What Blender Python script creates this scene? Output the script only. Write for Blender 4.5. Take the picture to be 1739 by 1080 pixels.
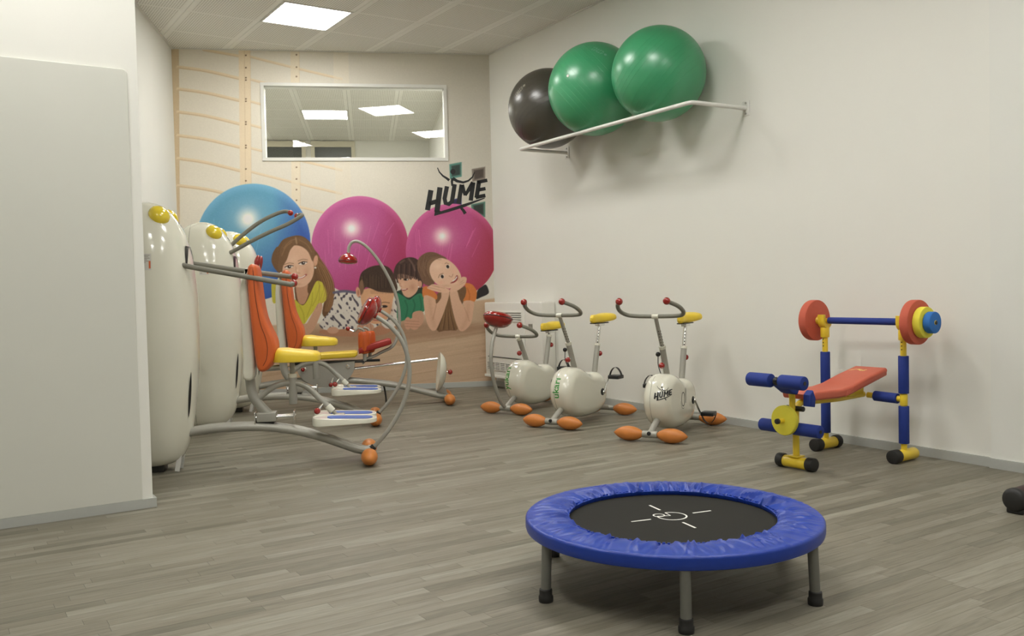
import bpy, math, random
import numpy as np
from mathutils import Vector, Matrix
from mathutils.bvhtree import BVHTree

random.seed(7)
scene = bpy.context.scene
for o in list(bpy.data.objects):
    bpy.data.objects.remove(o, do_unlink=True)
COL = scene.collection

# ------------------------------------------------------------------ camera
cam_data = bpy.data.cameras.new('camera')
cam = bpy.data.objects.new('camera', cam_data)
COL.objects.link(cam)
cam_data.sensor_width = 36.0
cam_data.lens = 1517.8 / 1739 * 36.0
cam_data.clip_start = 0.05
cam_data.clip_end = 60
_r = Vector((0.8374, -0.5460, -0.0226)); _f = Vector((0.5452, 0.8376, -0.0338)).normalized()
_u = _r.cross(_f).normalized(); _r = _f.cross(_u).normalized()
cam.matrix_world = Matrix(((_r.x, _u.x, -_f.x, 0.0), (_r.y, _u.y, -_f.y, 0.0), (_r.z, _u.z, -_f.z, 1.0), (0, 0, 0, 1)))
scene.camera = cam

# ------------------------------------------------------------------ world and exposure
world = bpy.data.worlds.new('world')
scene.world = world
world.use_nodes = True
world.node_tree.nodes['Background'].inputs[0].default_value = (0.02, 0.022, 0.025, 1)
world.node_tree.nodes['Background'].inputs[1].default_value = 1.0
vs = scene.view_settings
vs.view_transform = 'Standard'
vs.look = 'None'
vs.exposure = 1.95
vs.gamma = 1.0
vs.use_curve_mapping = False
LIGHT_STRENGTH = 7.0
LIGHT_COLOR = (1.0, 0.985, 0.945)
ZC = 3.367                      # ceiling height
# tiles of the ceiling grid that hold a lamp: (column, row) of the 0.62 x 0.635 m grid
LAMP_TILES = [(0, 0), (0, -3), (0, -6), (0, -9), (0, -12), (-4, -6), (-4, -9), (-4, -12)]  # the last lamp of each column is unseen, added to light the room
GX, GY, TX, TY = 2.495, 7.125, 0.62, 0.635

# ------------------------------------------------------------------ materials
def lin(c):
    c = c / 255.0
    return c / 12.92 if c <= 0.04045 else ((c + 0.055) / 1.055) ** 2.4

def rgb(r, g, b):
    return (lin(r), lin(g), lin(b), 1.0)

def mat(name, color, rough=0.5, metal=0.0, noise=0.06, nscale=30.0, bump=0.0, bscale=200.0, coat=0.0, spec=0.5):
    m = bpy.data.materials.new(name)
    m.use_nodes = True
    nt = m.node_tree
    b = nt.nodes['Principled BSDF']
    b.inputs['Roughness'].default_value = rough
    b.inputs['Metallic'].default_value = metal
    b.inputs['Coat Weight'].default_value = coat
    b.inputs['Coat Roughness'].default_value = 0.06
    b.inputs['Specular IOR Level'].default_value = spec
    tc = nt.nodes.new('ShaderNodeTexCoord')
    if noise > 0:
        n = nt.nodes.new('ShaderNodeTexNoise')
        n.inputs['Scale'].default_value = nscale
        n.inputs['Detail'].default_value = 4
        nt.links.new(tc.outputs['Object'], n.inputs['Vector'])
        mx = nt.nodes.new('ShaderNodeMix'); mx.data_type = 'RGBA'
        mx.inputs['A'].default_value = tuple(c * (1 - noise) for c in color[:3]) + (1,)
        mx.inputs['B'].default_value = tuple(min(1, c * (1 + noise)) for c in color[:3]) + (1,)
        nt.links.new(n.outputs['Fac'], mx.inputs['Factor'])
        nt.links.new(mx.outputs['Result'], b.inputs['Base Color'])
    else:
        b.inputs['Base Color'].default_value = color
    if bump > 0:
        n2 = nt.nodes.new('ShaderNodeTexNoise')
        n2.inputs['Scale'].default_value = bscale
        n2.inputs['Detail'].default_value = 3
        nt.links.new(tc.outputs['Object'], n2.inputs['Vector'])
        bp = nt.nodes.new('ShaderNodeBump')
        bp.inputs['Strength'].default_value = bump
        bp.inputs['Distance'].default_value = 0.002
        nt.links.new(n2.outputs['Fac'], bp.inputs['Height'])
        nt.links.new(bp.outputs['Normal'], b.inputs['Normal'])
    return m

M = {}
M['wall'] = mat('wall_paint', rgb(232, 231, 223), 0.85, noise=0.015, nscale=3, bump=0.12, bscale=260)
M['wall_soft'] = mat('wall_panel_paint', rgb(229, 229, 222), 0.7, noise=0.015, nscale=3)
M['door'] = mat('door_laminate', rgb(212, 212, 202), 0.55, noise=0.02, nscale=2)
M['base'] = mat('baseboard_aluminium', rgb(184, 186, 181), 0.42, metal=0.15, noise=0.04, nscale=60)
M['white_plastic'] = mat('white_plastic', rgb(226, 224, 208), 0.16, noise=0.02, nscale=5, coat=0.5)
M['white_metal'] = mat('white_enamel', rgb(225, 224, 218), 0.3, noise=0.02)
M['grey_tube'] = mat('grey_powder_coat', rgb(168, 166, 156), 0.42, metal=0.25, noise=0.04, bump=0.05, bscale=500)
M['grip'] = mat('grey_rubber_grip', rgb(128, 126, 114), 0.6, noise=0.04, nscale=40)
M['dark_metal'] = mat('dark_metal', rgb(70, 70, 68), 0.4, metal=0.6, noise=0.05)
M['chrome'] = mat('chrome', (0.8, 0.8, 0.78, 1), 0.12, metal=1.0, noise=0.02)
M['red_plastic'] = mat('red_gloss_plastic', rgb(150, 28, 22), 0.14, noise=0.04, nscale=8, coat=0.7)
M['red_pad'] = mat('red_pad_vinyl', rgb(160, 40, 34), 0.42, noise=0.05)
M['orange_vinyl'] = mat('orange_vinyl', rgb(208, 98, 44), 0.45, noise=0.05, nscale=14, bump=0.15, bscale=300)
M['orange_rubber'] = mat('orange_rubber', rgb(204, 126, 58), 0.45, noise=0.10, nscale=18, bump=0.2, bscale=160)
M['yellow_vinyl'] = mat('yellow_vinyl', rgb(236, 204, 60), 0.42, noise=0.04, nscale=14)
M['yellow_gloss'] = mat('yellow_gloss_plastic', rgb(232, 206, 54), 0.14, noise=0.03, coat=0.6)
M['yellow_metal'] = mat('yellow_enamel', rgb(238, 206, 56), 0.28, noise=0.03, coat=0.2)
M['yellow_foam'] = mat('yellow_foam', rgb(236, 224, 72), 0.75, noise=0.05, bump=0.25, bscale=350)
M['blue_foam'] = mat('blue_foam', rgb(24, 50, 132), 0.7, noise=0.08, nscale=60, bump=0.3, bscale=420)
M['blue_disc'] = mat('light_blue_foam', rgb(44, 112, 190), 0.75, noise=0.06, bump=0.25, bscale=350)
M['red_foam'] = mat('red_foam', rgb(198, 94, 72), 0.75, noise=0.06, bump=0.25, bscale=350)
M['red_vinyl'] = mat('coral_red_vinyl', rgb(200, 98, 74), 0.45, noise=0.05, nscale=20, bump=0.12, bscale=250)
M['black_rubber'] = mat('black_rubber', rgb(34, 33, 32), 0.55, noise=0.1)
M['black_plastic'] = mat('black_plastic', rgb(26, 26, 27), 0.35, noise=0.1)
M['mat_fabric'] = mat('jumping_mat_fabric', rgb(42, 41, 37), 0.85, noise=0.18, nscale=400, bump=0.2, bscale=900, spec=0.2)
M['print_white'] = mat('white_print', rgb(232, 230, 222), 0.6, noise=0.02)
M['print_black'] = mat('black_print', rgb(26, 27, 27), 0.5, noise=0.05)
M['print_green'] = mat('green_print', rgb(56, 148, 60), 0.5, noise=0.04)
M['print_gold'] = mat('gold_print', rgb(238, 206, 130), 0.5, noise=0.04)
M['print_grey'] = mat('grey_print', rgb(150, 146, 136), 0.5, noise=0.3, nscale=300)
M['blue_cover'] = mat('blue_polyester_cover', rgb(20, 57, 156), 0.36, noise=0.08, nscale=25, bump=0.2, bscale=350)
M['trampoline_steel'] = mat('grey_painted_steel', rgb(120, 120, 114), 0.45, metal=0.3, noise=0.05)
M['green_ball'] = mat('green_vinyl', rgb(58, 150, 102), 0.31, noise=0.05, nscale=6, spec=0.8)
M['green_ball_pale'] = mat('pale_green_print', rgb(120, 176, 148), 0.4, noise=0.25, nscale=200)
M['black_ball'] = mat('anthracite_vinyl', rgb(66, 62, 54), 0.31, noise=0.08, nscale=6, spec=0.8)
M['black_ball_pale'] = mat('pale_grey_print', rgb(150, 146, 132), 0.4, noise=0.25, nscale=200)
M['blue_inset'] = mat('blue_rubber_tread', rgb(60, 92, 168), 0.55, noise=0.08, nscale=60)
M['maroon'] = mat('dark_maroon_vinyl', rgb(50, 24, 22), 0.4, noise=0.12, nscale=20)
M['plate_grey'] = mat('grey_side_plate', rgb(170, 168, 160), 0.45, metal=0.3, noise=0.04)
M['cabinet'] = mat('white_cabinet_enamel', rgb(232, 230, 222), 0.45, noise=0.02)
M['slot_dark'] = mat('grille_shadow_gap', rgb(90, 88, 82), 0.8, noise=0.05)
M['window_frame'] = mat('white_window_frame', rgb(232, 231, 224), 0.4, noise=0.01)
M['cream_frame'] = mat('cream_window_frame', rgb(214, 208, 186), 0.5, noise=0.02)
M['night_pane'] = mat('dark_night_pane', rgb(74, 78, 72), 0.3, noise=0.2, nscale=250)
M['label_white'] = mat('label_paper', rgb(206, 204, 196), 0.5, noise=0.02)
M['seam'] = mat('dark_seam', rgb(110, 106, 92), 0.6, noise=0.1)

def emit(name, color, strength):
    m = bpy.data.materials.new(name)
    m.use_nodes = True
    b = m.node_tree.nodes['Principled BSDF']
    b.inputs['Base Color'].default_value = (0.9, 0.9, 0.88, 1)
    b.inputs['Emission Color'].default_value = color + (1,)
    b.inputs['Emission Strength'].default_value = strength
    return m
M['lamp'] = emit('lit_diffuser', LIGHT_COLOR, LIGHT_STRENGTH)

def glass_mat():
    m = bpy.data.materials.new('window_glass')
    m.use_nodes = True
    nt = m.node_tree
    b = nt.nodes['Principled BSDF']
    b.inputs['Base Color'].default_value = (0.97, 0.985, 0.975, 1)
    b.inputs['Roughness'].default_value = 0.0
    b.inputs['IOR'].default_value = 1.5
    b.inputs['Transmission Weight'].default_value = 1.0
    return m
M['glass'] = glass_mat()

def nodes_of(m):
    return m.node_tree, m.node_tree.nodes['Principled BSDF']

def floor_mat():
    m = bpy.data.materials.new('grey_oak_vinyl')
    m.use_nodes = True
    nt, b = nodes_of(m)
    N, Lk = nt.nodes.new, nt.links.new
    geo = N('ShaderNodeNewGeometry'); oi = N('ShaderNodeObjectInfo')
    add = N('ShaderNodeMath'); add.operation = 'ADD'
    Lk(geo.outputs['Random Per Island'], add.inputs[0]); Lk(oi.outputs['Random'], add.inputs[1])
    fr = N('ShaderNodeMath'); fr.operation = 'FRACT'; Lk(add.outputs[0], fr.inputs[0])
    ramp = N('ShaderNodeValToRGB')
    e = ramp.color_ramp.elements
    e[0].position = 0.0; e[0].color = rgb(112, 108, 95)
    e[1].position = 1.0; e[1].color = rgb(145, 141, 128)
    a = e.new(0.2); a.color = rgb(124, 119, 106)
    a = e.new(0.55); a.color = rgb(131, 126, 113)
    a = e.new(0.8); a.color = rgb(136, 131, 118)
    Lk(fr.outputs[0], ramp.inputs['Fac'])
    # grain, stretched along the strip
    off = N('ShaderNodeVectorMath'); off.operation = 'SCALE'
    comb = N('ShaderNodeCombineXYZ'); comb.inputs[0].default_value = 7.3; comb.inputs[1].default_value = 3.1
    Lk(comb.outputs[0], off.inputs[0]); Lk(fr.outputs[0], off.inputs['Scale'])
    ad2 = N('ShaderNodeVectorMath'); ad2.operation = 'ADD'
    Lk(geo.outputs['Position'], ad2.inputs[0]); Lk(off.outputs[0], ad2.inputs[1])
    mp = N('ShaderNodeMapping'); mp.inputs['Scale'].default_value = (4.0, 55.0, 1.0)
    Lk(ad2.outputs[0], mp.inputs['Vector'])
    n1 = N('ShaderNodeTexNoise'); n1.inputs['Scale'].default_value = 1.0; n1.inputs['Detail'].default_value = 6; n1.inputs['Distortion'].default_value = 1.6
    Lk(mp.outputs[0], n1.inputs['Vector'])
    r2 = N('ShaderNodeValToRGB')
    r2.color_ramp.elements[0].position = 0.28; r2.color_ramp.elements[0].color = (0.66, 0.65, 0.63, 1)
    r2.color_ramp.elements[1].position = 0.62; r2.color_ramp.elements[1].color = (1.06, 1.06, 1.05, 1)
    Lk(n1.outputs['Fac'], r2.inputs['Fac'])
    mp2 = N('ShaderNodeMapping'); mp2.inputs['Scale'].default_value = (2.0, 9.0, 1.0)
    Lk(ad2.outputs[0], mp2.inputs['Vector'])
    n2 = N('ShaderNodeTexNoise'); n2.inputs['Scale'].default_value = 1.5; n2.inputs['Detail'].default_value = 3
    Lk(mp2.outputs[0], n2.inputs['Vector'])
    r3 = N('ShaderNodeValToRGB')
    r3.color_ramp.elements[0].position = 0.3; r3.color_ramp.elements[0].color = (0.86, 0.84, 0.80, 1)
    r3.color_ramp.elements[1].position = 0.7; r3.color_ramp.elements[1].color = (1.05, 1.05, 1.05, 1)
    Lk(n2.outputs['Fac'], r3.inputs['Fac'])
    m1 = N('ShaderNodeMix'); m1.data_type = 'RGBA'; m1.blend_type = 'MULTIPLY'; m1.inputs['Factor'].default_value = 0.75
    Lk(ramp.outputs['Color'], m1.inputs['A']); Lk(r2.outputs['Color'], m1.inputs['B'])
    m2 = N('ShaderNodeMix'); m2.data_type = 'RGBA'; m2.blend_type = 'MULTIPLY'; m2.inputs['Factor'].default_value = 0.9
    Lk(m1.outputs['Result'], m2.inputs['A']); Lk(r3.outputs['Color'], m2.inputs['B'])
    Lk(m2.outputs['Result'], b.inputs['Base Color'])
    b.inputs['Roughness'].default_value = 0.5
    b.inputs['Specular IOR Level'].default_value = 0.35
    bp = N('ShaderNodeBump'); bp.inputs['Strength'].default_value = 0.15; bp.inputs['Distance'].default_value = 0.001
    Lk(n1.outputs['Fac'], bp.inputs['Height']); Lk(bp.outputs['Normal'], b.inputs['Normal'])
    return m
M['floor'] = floor_mat()
M['floor_under'] = mat('floor_underlay', rgb(84, 78, 66), 0.8)

def ceiling_mat():
    m = bpy.data.materials.new('perforated_ceiling_panel')
    m.use_nodes = True
    nt, b = nodes_of(m)
    N, Lk = nt.nodes.new, nt.links.new
    tc = N('ShaderNodeTexCoord')
    sep = N('ShaderNodeSeparateXYZ'); Lk(tc.outputs['Object'], sep.inputs[0])
    def math_(op, a, bb=None, cc=None):
        n = N('ShaderNodeMath'); n.operation = op
        for i, v in enumerate((a, bb, cc)):
            if v is None: continue
            if isinstance(v, (int, float)): n.inputs[i].default_value = v
            else: Lk(v, n.inputs[i])
        return n.outputs[0]
    def cell(o, pitch):
        return math_('SUBTRACT', math_('FRACT', math_('DIVIDE', o, pitch)), 0.5)
    cx = cell(sep.outputs['X'], 0.0205); cy = cell(sep.outputs['Y'], 0.0212)
    d = math_('SQRT', math_('ADD', math_('MULTIPLY', cx, cx), math_('MULTIPLY', cy, cy)))
    dot = math_('LESS_THAN', d, 0.30)
    # plain border beside the carrier rail
    inx = math_('LESS_THAN', math_('ABSOLUTE', sep.outputs['X']), 0.272)
    iny = math_('LESS_THAN', math_('ABSOLUTE', sep.outputs['Y']), 0.306)
    fac = math_('MULTIPLY', math_('MULTIPLY', dot, inx), iny)
    mx = N('ShaderNodeMix'); mx.data_type = 'RGBA'
    mx.inputs['A'].default_value = rgb(240, 239, 231)
    mx.inputs['B'].default_value = rgb(186, 183, 171)
    Lk(fac, mx.inputs['Factor'])
    Lk(mx.outputs['Result'], b.inputs['Base Color'])
    b.inputs['Roughness'].default_value = 0.9
    b.inputs['Specular IOR Level'].default_value = 0.2
    return m
M['ceiling'] = ceiling_mat()
M['ceiling_back'] = mat('ceiling_void', rgb(120, 116, 104), 0.9)
M['rail'] = mat('ceiling_rail', rgb(228, 226, 218), 0.7, noise=0.02)

def print_mat():
    m = bpy.data.materials.new('wallpaper_print')
    m.use_nodes = True
    nt, b = nodes_of(m)
    at = nt.nodes.new('ShaderNodeVertexColor'); at.layer_name = 'print'
    nt.links.new(at.outputs['Color'], b.inputs['Base Color'])
    b.inputs['Roughness'].default_value = 0.62
    b.inputs['Specular IOR Level'].default_value = 0.3
    return m
M['print'] = print_mat()

# ------------------------------------------------------------------ object helpers
def link(name, me, material, parent=None, smooth=True):
    o = bpy.data.objects.new(name, me)
    COL.objects.link(o)
    if material is not None and not me.materials:
        me.materials.append(M[material] if isinstance(material, str) else material)
    if smooth:
        me.polygons.foreach_set('use_smooth', [True] * len(me.polygons))
        try: me.set_sharp_from_angle(angle=math.radians(38))
        except Exception: pass
    if parent is not None: o.parent = parent
    return o

def tag(o, label, cat, group=None, kind=None):
    if label: o['label'] = label
    if cat: o['category'] = cat
    if group: o['group'] = group
    if kind: o['kind'] = kind
    return o

def thing(name, label, cat, loc=(0, 0, 0), rotz=0.0, group=None):
    o = bpy.data.objects.new(name, None)
    COL.objects.link(o)
    o.empty_display_size = 0.1
    o.location = loc; o.rotation_euler = (0, 0, rotz)
    return tag(o, label, cat, group)

def V(*a): return Vector(a)

def smooth_path(pts, n=8):
    P = [Vector(p) for p in pts]
    if len(P) < 3: return P
    P2 = [P[0] * 2 - P[1]] + P + [P[-1] * 2 - P[-2]]
    out = []
    for i in range(1, len(P2) - 2):
        p0, p1, p2, p3 = P2[i - 1:i + 3]
        for k in range(n):
            t = k / n
            out.append(0.5 * ((2 * p1) + (p2 - p0) * t + (2 * p0 - 5 * p1 + 4 * p2 - p3) * t * t + (3 * p1 - p0 - 3 * p2 + p3) * t ** 3))
    out.append(P[-1])
    return out

class MB:
    """collects shapes that belong to one part and links them as one mesh"""
    def __init__(s): s.v, s.f = [], []
    def add(s, vs, fs):
        o = len(s.v); s.v += [tuple(v) for v in vs]; s.f += [tuple(i + o for i in f) for f in fs]; return s
    def box(s, a, b, bev=0.0, rot=None, pivot=None):
        x0, y0, z0 = a; x1, y1, z1 = b
        if bev <= 0:
            vs = [V(x, y, z) for x in (x0, x1) for y in (y0, y1) for z in (z0, z1)]
            fs = [(0, 1, 3, 2), (4, 6, 7, 5), (0, 4, 5, 1), (2, 3, 7, 6), (0, 2, 6, 4), (1, 5, 7, 3)]
        else:
            import bmesh
            bm = bmesh.new()
            bmesh.ops.create_cube(bm, size=1.0)
            for v in bm.verts:
                v.co = V((x0 + x1) / 2 + v.co.x * (x1 - x0), (y0 + y1) / 2 + v.co.y * (y1 - y0), (z0 + z1) / 2 + v.co.z * (z1 - z0))
            bmesh.ops.bevel(bm, geom=bm.edges[:], offset=bev, segments=3, profile=0.5, affect='EDGES')
            bm.verts.index_update()
            vs = [v.co.copy() for v in bm.verts]; fs = [tuple(v.index for v in f.verts) for f in bm.faces]
            bm.free()
        if rot is not None:
            pv = Vector(pivot) if pivot else V((x0 + x1) / 2, (y0 + y1) / 2, (z0 + z1) / 2)
            vs = [rot @ (v - pv) + pv for v in vs]
        return s.add(vs, fs)
    def tube(s, pts, r, seg=12, smooth=8, caps=True, straight=False):
        P = [Vector(p) for p in pts] if straight else smooth_path(pts, smooth)
        n = len(P)
        R = r if isinstance(r, (list, tuple)) else None
        T = []
        for i in range(n):
            t = (P[min(i + 1, n - 1)] - P[max(i - 1, 0)])
            T.append(t.normalized() if t.length > 1e-9 else V(0, 0, 1))
        up = V(0, 0, 1) if abs(T[0].z) < 0.9 else V(1, 0, 0)
        N = (up - T[0] * up.dot(T[0])).normalized()
        vs = []
        for i in range(n):
            N = (N - T[i] * N.dot(T[i])).normalized()
            B = T[i].cross(N)
            rr = r if R is None else R[0] + (R[1] - R[0]) * i / (n - 1)
            for k in range(seg):
                a = 2 * math.pi * k / seg
                vs.append(P[i] + (N * math.cos(a) + B * math.sin(a)) * rr)
        fs = []
        for i in range(n - 1):
            for k in range(seg):
                k2 = (k + 1) % seg
                fs.append((i * seg + k, i * seg + k2, (i + 1) * seg + k2, (i + 1) * seg + k))
        if caps:
            fs.append(tuple(reversed(range(seg)))); fs.append(tuple((n - 1) * seg + k for k in range(seg)))
        return s.add(vs, fs)
    def cyl(s, a, b, r, seg=20, bev=0.0, r2=None):
        a, b = Vector(a), Vector(b)
        L = (b - a).length
        r2 = r if r2 is None else r2
        if bev > 0:
            prof = [(0, 0), (r - bev, 0), (r - bev * 0.3, bev * 0.3), (r, bev), (r2, L - bev), (r2 - bev * 0.3, L - bev * 0.3), (r2 - bev, L), (0, L)]
        else:
            prof = [(0, 0), (r, 0), (r2, L), (0, L)]
        return s.lathe(prof, a, (b - a), seg)
    def lathe(s, prof, org=(0, 0, 0), axis=(0, 0, 1), seg=24):
        org = Vector(org); ax = Vector(axis).normalized()
        up = V(0, 0, 1) if abs(ax.z) < 0.9 else V(1, 0, 0)
        A = (up - ax * up.dot(ax)).normalized(); B = ax.cross(A)
        rings, vs, fs = [], [], []
        for (r, h) in prof:
            if r < 1e-7:
                rings.append([len(vs)]); vs.append(org + ax * h)
            else:
                rings.append(list(range(len(vs), len(vs) + seg)))
                for k in range(seg):
                    t = 2 * math.pi * k / seg
                    vs.append(org + ax * h + (A * math.cos(t) + B * math.sin(t)) * r)
        for a, b in zip(rings, rings[1:]):
            for k in range(seg):
                k2 = (k + 1) % seg
                if len(a) == 1 and len(b) == 1: continue
                if len(a) == 1: fs.append((a[0], b[k2], b[k]))
                elif len(b) == 1: fs.append((a[k], a[k2], b[0]))
                else: fs.append((a[k], a[k2], b[k2], b[k]))
        return s.add(vs, fs)
    def ball(s, c, r, seg=20, rings=12, axis=(0, 0, 1), sc=None):
        if sc is None:
            prof = [(r * math.sin(math.pi * i / rings), -r * math.cos(math.pi * i / rings)) for i in range(rings + 1)]
        else:
            prof = [(r * math.sin(math.pi * i / rings), -sc * math.cos(math.pi * i / rings)) for i in range(rings + 1)]
        prof[0] = (0, prof[0][1]); prof[-1] = (0, prof[-1][1])
        return s.lathe(prof, c, axis, seg)
    def football(s, c, axis, half, r, seg=20, rings=14, p=1.35):
        prof = []
        for i in range(rings + 1):
            t = -1 + 2 * i / rings
            prof.append((r * max(0.0, 1 - abs(t) ** 2.0) ** (1 / p) if 0 < i < rings else 0.0, t * half))
        return s.lathe(prof, c, axis, seg)
    def prism(s, prof, y0, y1, bev=0.0, steps=4, inset=None):
        """closed outline in x-z pushed along y, edges rounded by bev"""
        n = len(prof)
        cx = sum(p[0] for p in prof) / n; cz = sum(p[1] for p in prof) / n
        # inward normals for the offset
        ar = sum(prof[i][0] * prof[(i + 1) % n][1] - prof[(i + 1) % n][0] * prof[i][1] for i in range(n))
        sg = 1 if ar > 0 else -1
        nor = []
        for i in range(n):
            a, b = prof[i - 1], prof[(i + 1) % n]
            dx, dz = b[0] - a[0], b[1] - a[1]; l = math.hypot(dx, dz) or 1
            nor.append((-dz / l * sg, dx / l * sg))
        layers = []
        if bev > 0:
            for k in range(steps + 1):
                a = math.pi / 2 * k / steps
                layers.append((y0 + bev * (1 - math.sin(a)), (bev if inset is None else inset) * (1 - math.cos(a))))
            layers = layers[::-1]
            layers += [(y0 + y1 - y, d) for (y, d) in layers[::-1]]
        else:
            layers = [(y0, 0), (y1, 0)]
        vs, fs = [], []
        for y, d in layers:
            for (x, z), (nx, nz) in zip(prof, nor): vs.append(V(x + nx * d, y, z + nz * d))
        for l in range(len(layers) - 1):
            for i in range(n):
                j = (i + 1) % n
                fs.append((l * n + i, l * n + j, (l + 1) * n + j, (l + 1) * n + i))
        fs.append(tuple(reversed(range(n)))); fs.append(tuple((len(layers) - 1) * n + i for i in range(n)))
        return s.add(vs, fs)
    def loft(s, rings, close=True):
        n = len(rings[0]); vs, fs = [], []
        for r in rings: vs += [Vector(p) for p in r]
        for l in range(len(rings) - 1):
            for i in range(n):
                j = (i + 1) % n
                fs.append((l * n + i, l * n + j, (l + 1) * n + j, (l + 1) * n + i))
        if close:
            fs.append(tuple(reversed(range(n)))); fs.append(tuple((len(rings) - 1) * n + i for i in range(n)))
        return s.add(vs, fs)
    def move(s, mtx):
        s.v = [tuple(mtx @ Vector(v)) for v in s.v]; return s
    def mesh(s, name):
        me = bpy.data.meshes.new(name)
        me.from_pydata(s.v, [], s.f)
        import bmesh
        bm = bmesh.new(); bm.from_mesh(me)
        bmesh.ops.recalc_face_normals(bm, faces=bm.faces)
        bm.to_mesh(me); bm.free()
        me.update()
        return me
    def build(s, name, material, parent=None, smooth=True):
        return link(name, s.mesh(name), material, parent, smooth)
    def bvh(s):
        return BVHTree.FromPolygons([Vector(v) for v in s.v], s.f)

def smooth_closed(pts, n=4):
    P = [Vector((p[0], p[1], 0)) for p in pts]; m = len(P); out = []
    for i in range(m):
        p0, p1, p2, p3 = P[i - 1], P[i], P[(i + 1) % m], P[(i + 2) % m]
        for k in range(n):
            t = k / n
            q = 0.5 * ((2 * p1) + (p2 - p0) * t + (2 * p0 - 5 * p1 + 4 * p2 - p3) * t * t + (3 * p1 - p0 - 3 * p2 + p3) * t ** 3)
            out.append((q.x, q.y))
    return out

def rounded_rect(w, h, r, n=6):
    out = []
    for cx, cy, a0 in ((w - r, h - r, 0), (-w + r, h - r, 90), (-w + r, -h + r, 180), (w - r, -h + r, 270)):
        for k in range(n + 1):
            a = math.radians(a0 + 90 * k / n)
            out.append((cx + r * math.cos(a), cy + r * math.sin(a)))
    return out

def text_mesh(body, size=1.0, bold=0.0, shear=0.0):
    """flat lettering as vertices and triangles in x-y, centred"""
    cu = bpy.data.curves.new('lettering', 'FONT')
    cu.body = body; cu.size = size; cu.offset = bold; cu.shear = shear
    cu.align_x = 'CENTER'; cu.align_y = 'CENTER'; cu.resolution_u = 4
    o = bpy.data.objects.new('lettering', cu)
    COL.objects.link(o)
    dg = bpy.context.evaluated_depsgraph_get()
    me = bpy.data.meshes.new_from_object(o.evaluated_get(dg))
    vs = [v.co.copy() for v in me.vertices]; fs = [tuple(p.vertices) for p in me.polygons]
    bpy.data.objects.remove(o); bpy.data.curves.remove(cu); bpy.data.meshes.remove(me)
    return vs, fs

def refine(vs, fs, maxlen):
    import bmesh
    bm = bmesh.new()
    bv = [bm.verts.new(v) for v in vs]
    for f in fs:
        try: bm.faces.new([bv[i] for i in f])
        except ValueError: pass
    bmesh.ops.triangulate(bm, faces=bm.faces[:])
    for _ in range(5):
        es = [e for e in bm.edges if e.calc_length() > maxlen]
        if not es: break
        bmesh.ops.subdivide_edges(bm, edges=es, cuts=1)
        bmesh.ops.triangulate(bm, faces=bm.faces[:])
    bm.verts.index_update()
    r = [v.co.copy() for v in bm.verts], [tuple(v.index for v in f.verts) for f in bm.faces]
    bm.free()
    return r

def decal(name, vs, fs, material, parent, bvh, org, xdir, ydir, ray, lift=0.0008, maxlen=0.02):
    """lay a flat print (x-y shape) onto a curved surface by projecting it along ray"""
    vs, fs = refine(vs, fs, maxlen)
    org, xd, yd, rd = Vector(org), Vector(xdir).normalized(), Vector(ydir).normalized(), Vector(ray).normalized()
    out = []; ok = []
    for v in vs:
        p = org + xd * v.x + yd * v.y
        h, nrm, _, _ = bvh.ray_cast(p - rd * 0.6, rd, 2.0)
        if h is None:
            out.append(p); ok.append(False)
        else:
            if nrm.dot(rd) > 0: nrm = -nrm
            out.append(h + nrm * lift); ok.append(True)
    fs = [f for f in fs if all(ok[i] for i in f)]
    b = MB(); b.add(out, fs)
    me = bpy.data.meshes.new(name); me.from_pydata([tuple(v) for v in b.v], [], b.f); me.update()
    return link(name, me, material, parent)

def stroke_poly(pts, w0, w1=None):
    """flat ribbon polygon (as vertices, faces) along a 2-d polyline"""
    w1 = w0 if w1 is None else w1
    P = [Vector((p[0], p[1], 0)) for p in pts]; n = len(P); vs, fs = [], []
    for i in range(n):
        t = (P[min(i + 1, n - 1)] - P[max(i - 1, 0)]).normalized()
        q = Vector((-t.y, t.x, 0)); w = (w0 + (w1 - w0) * i / (n - 1)) / 2
        vs += [P[i] + q * w, P[i] - q * w]
    for i in range(n - 1): fs.append((2 * i, 2 * i + 1, 2 * i + 3, 2 * i + 2))
    return vs, fs

def merge(parts):
    V_, F_ = [], []
    for vs, fs in parts:
        o = len(V_); V_ += list(vs); F_ += [tuple(i + o for i in f) for f in fs]
    return V_, F_

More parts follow.
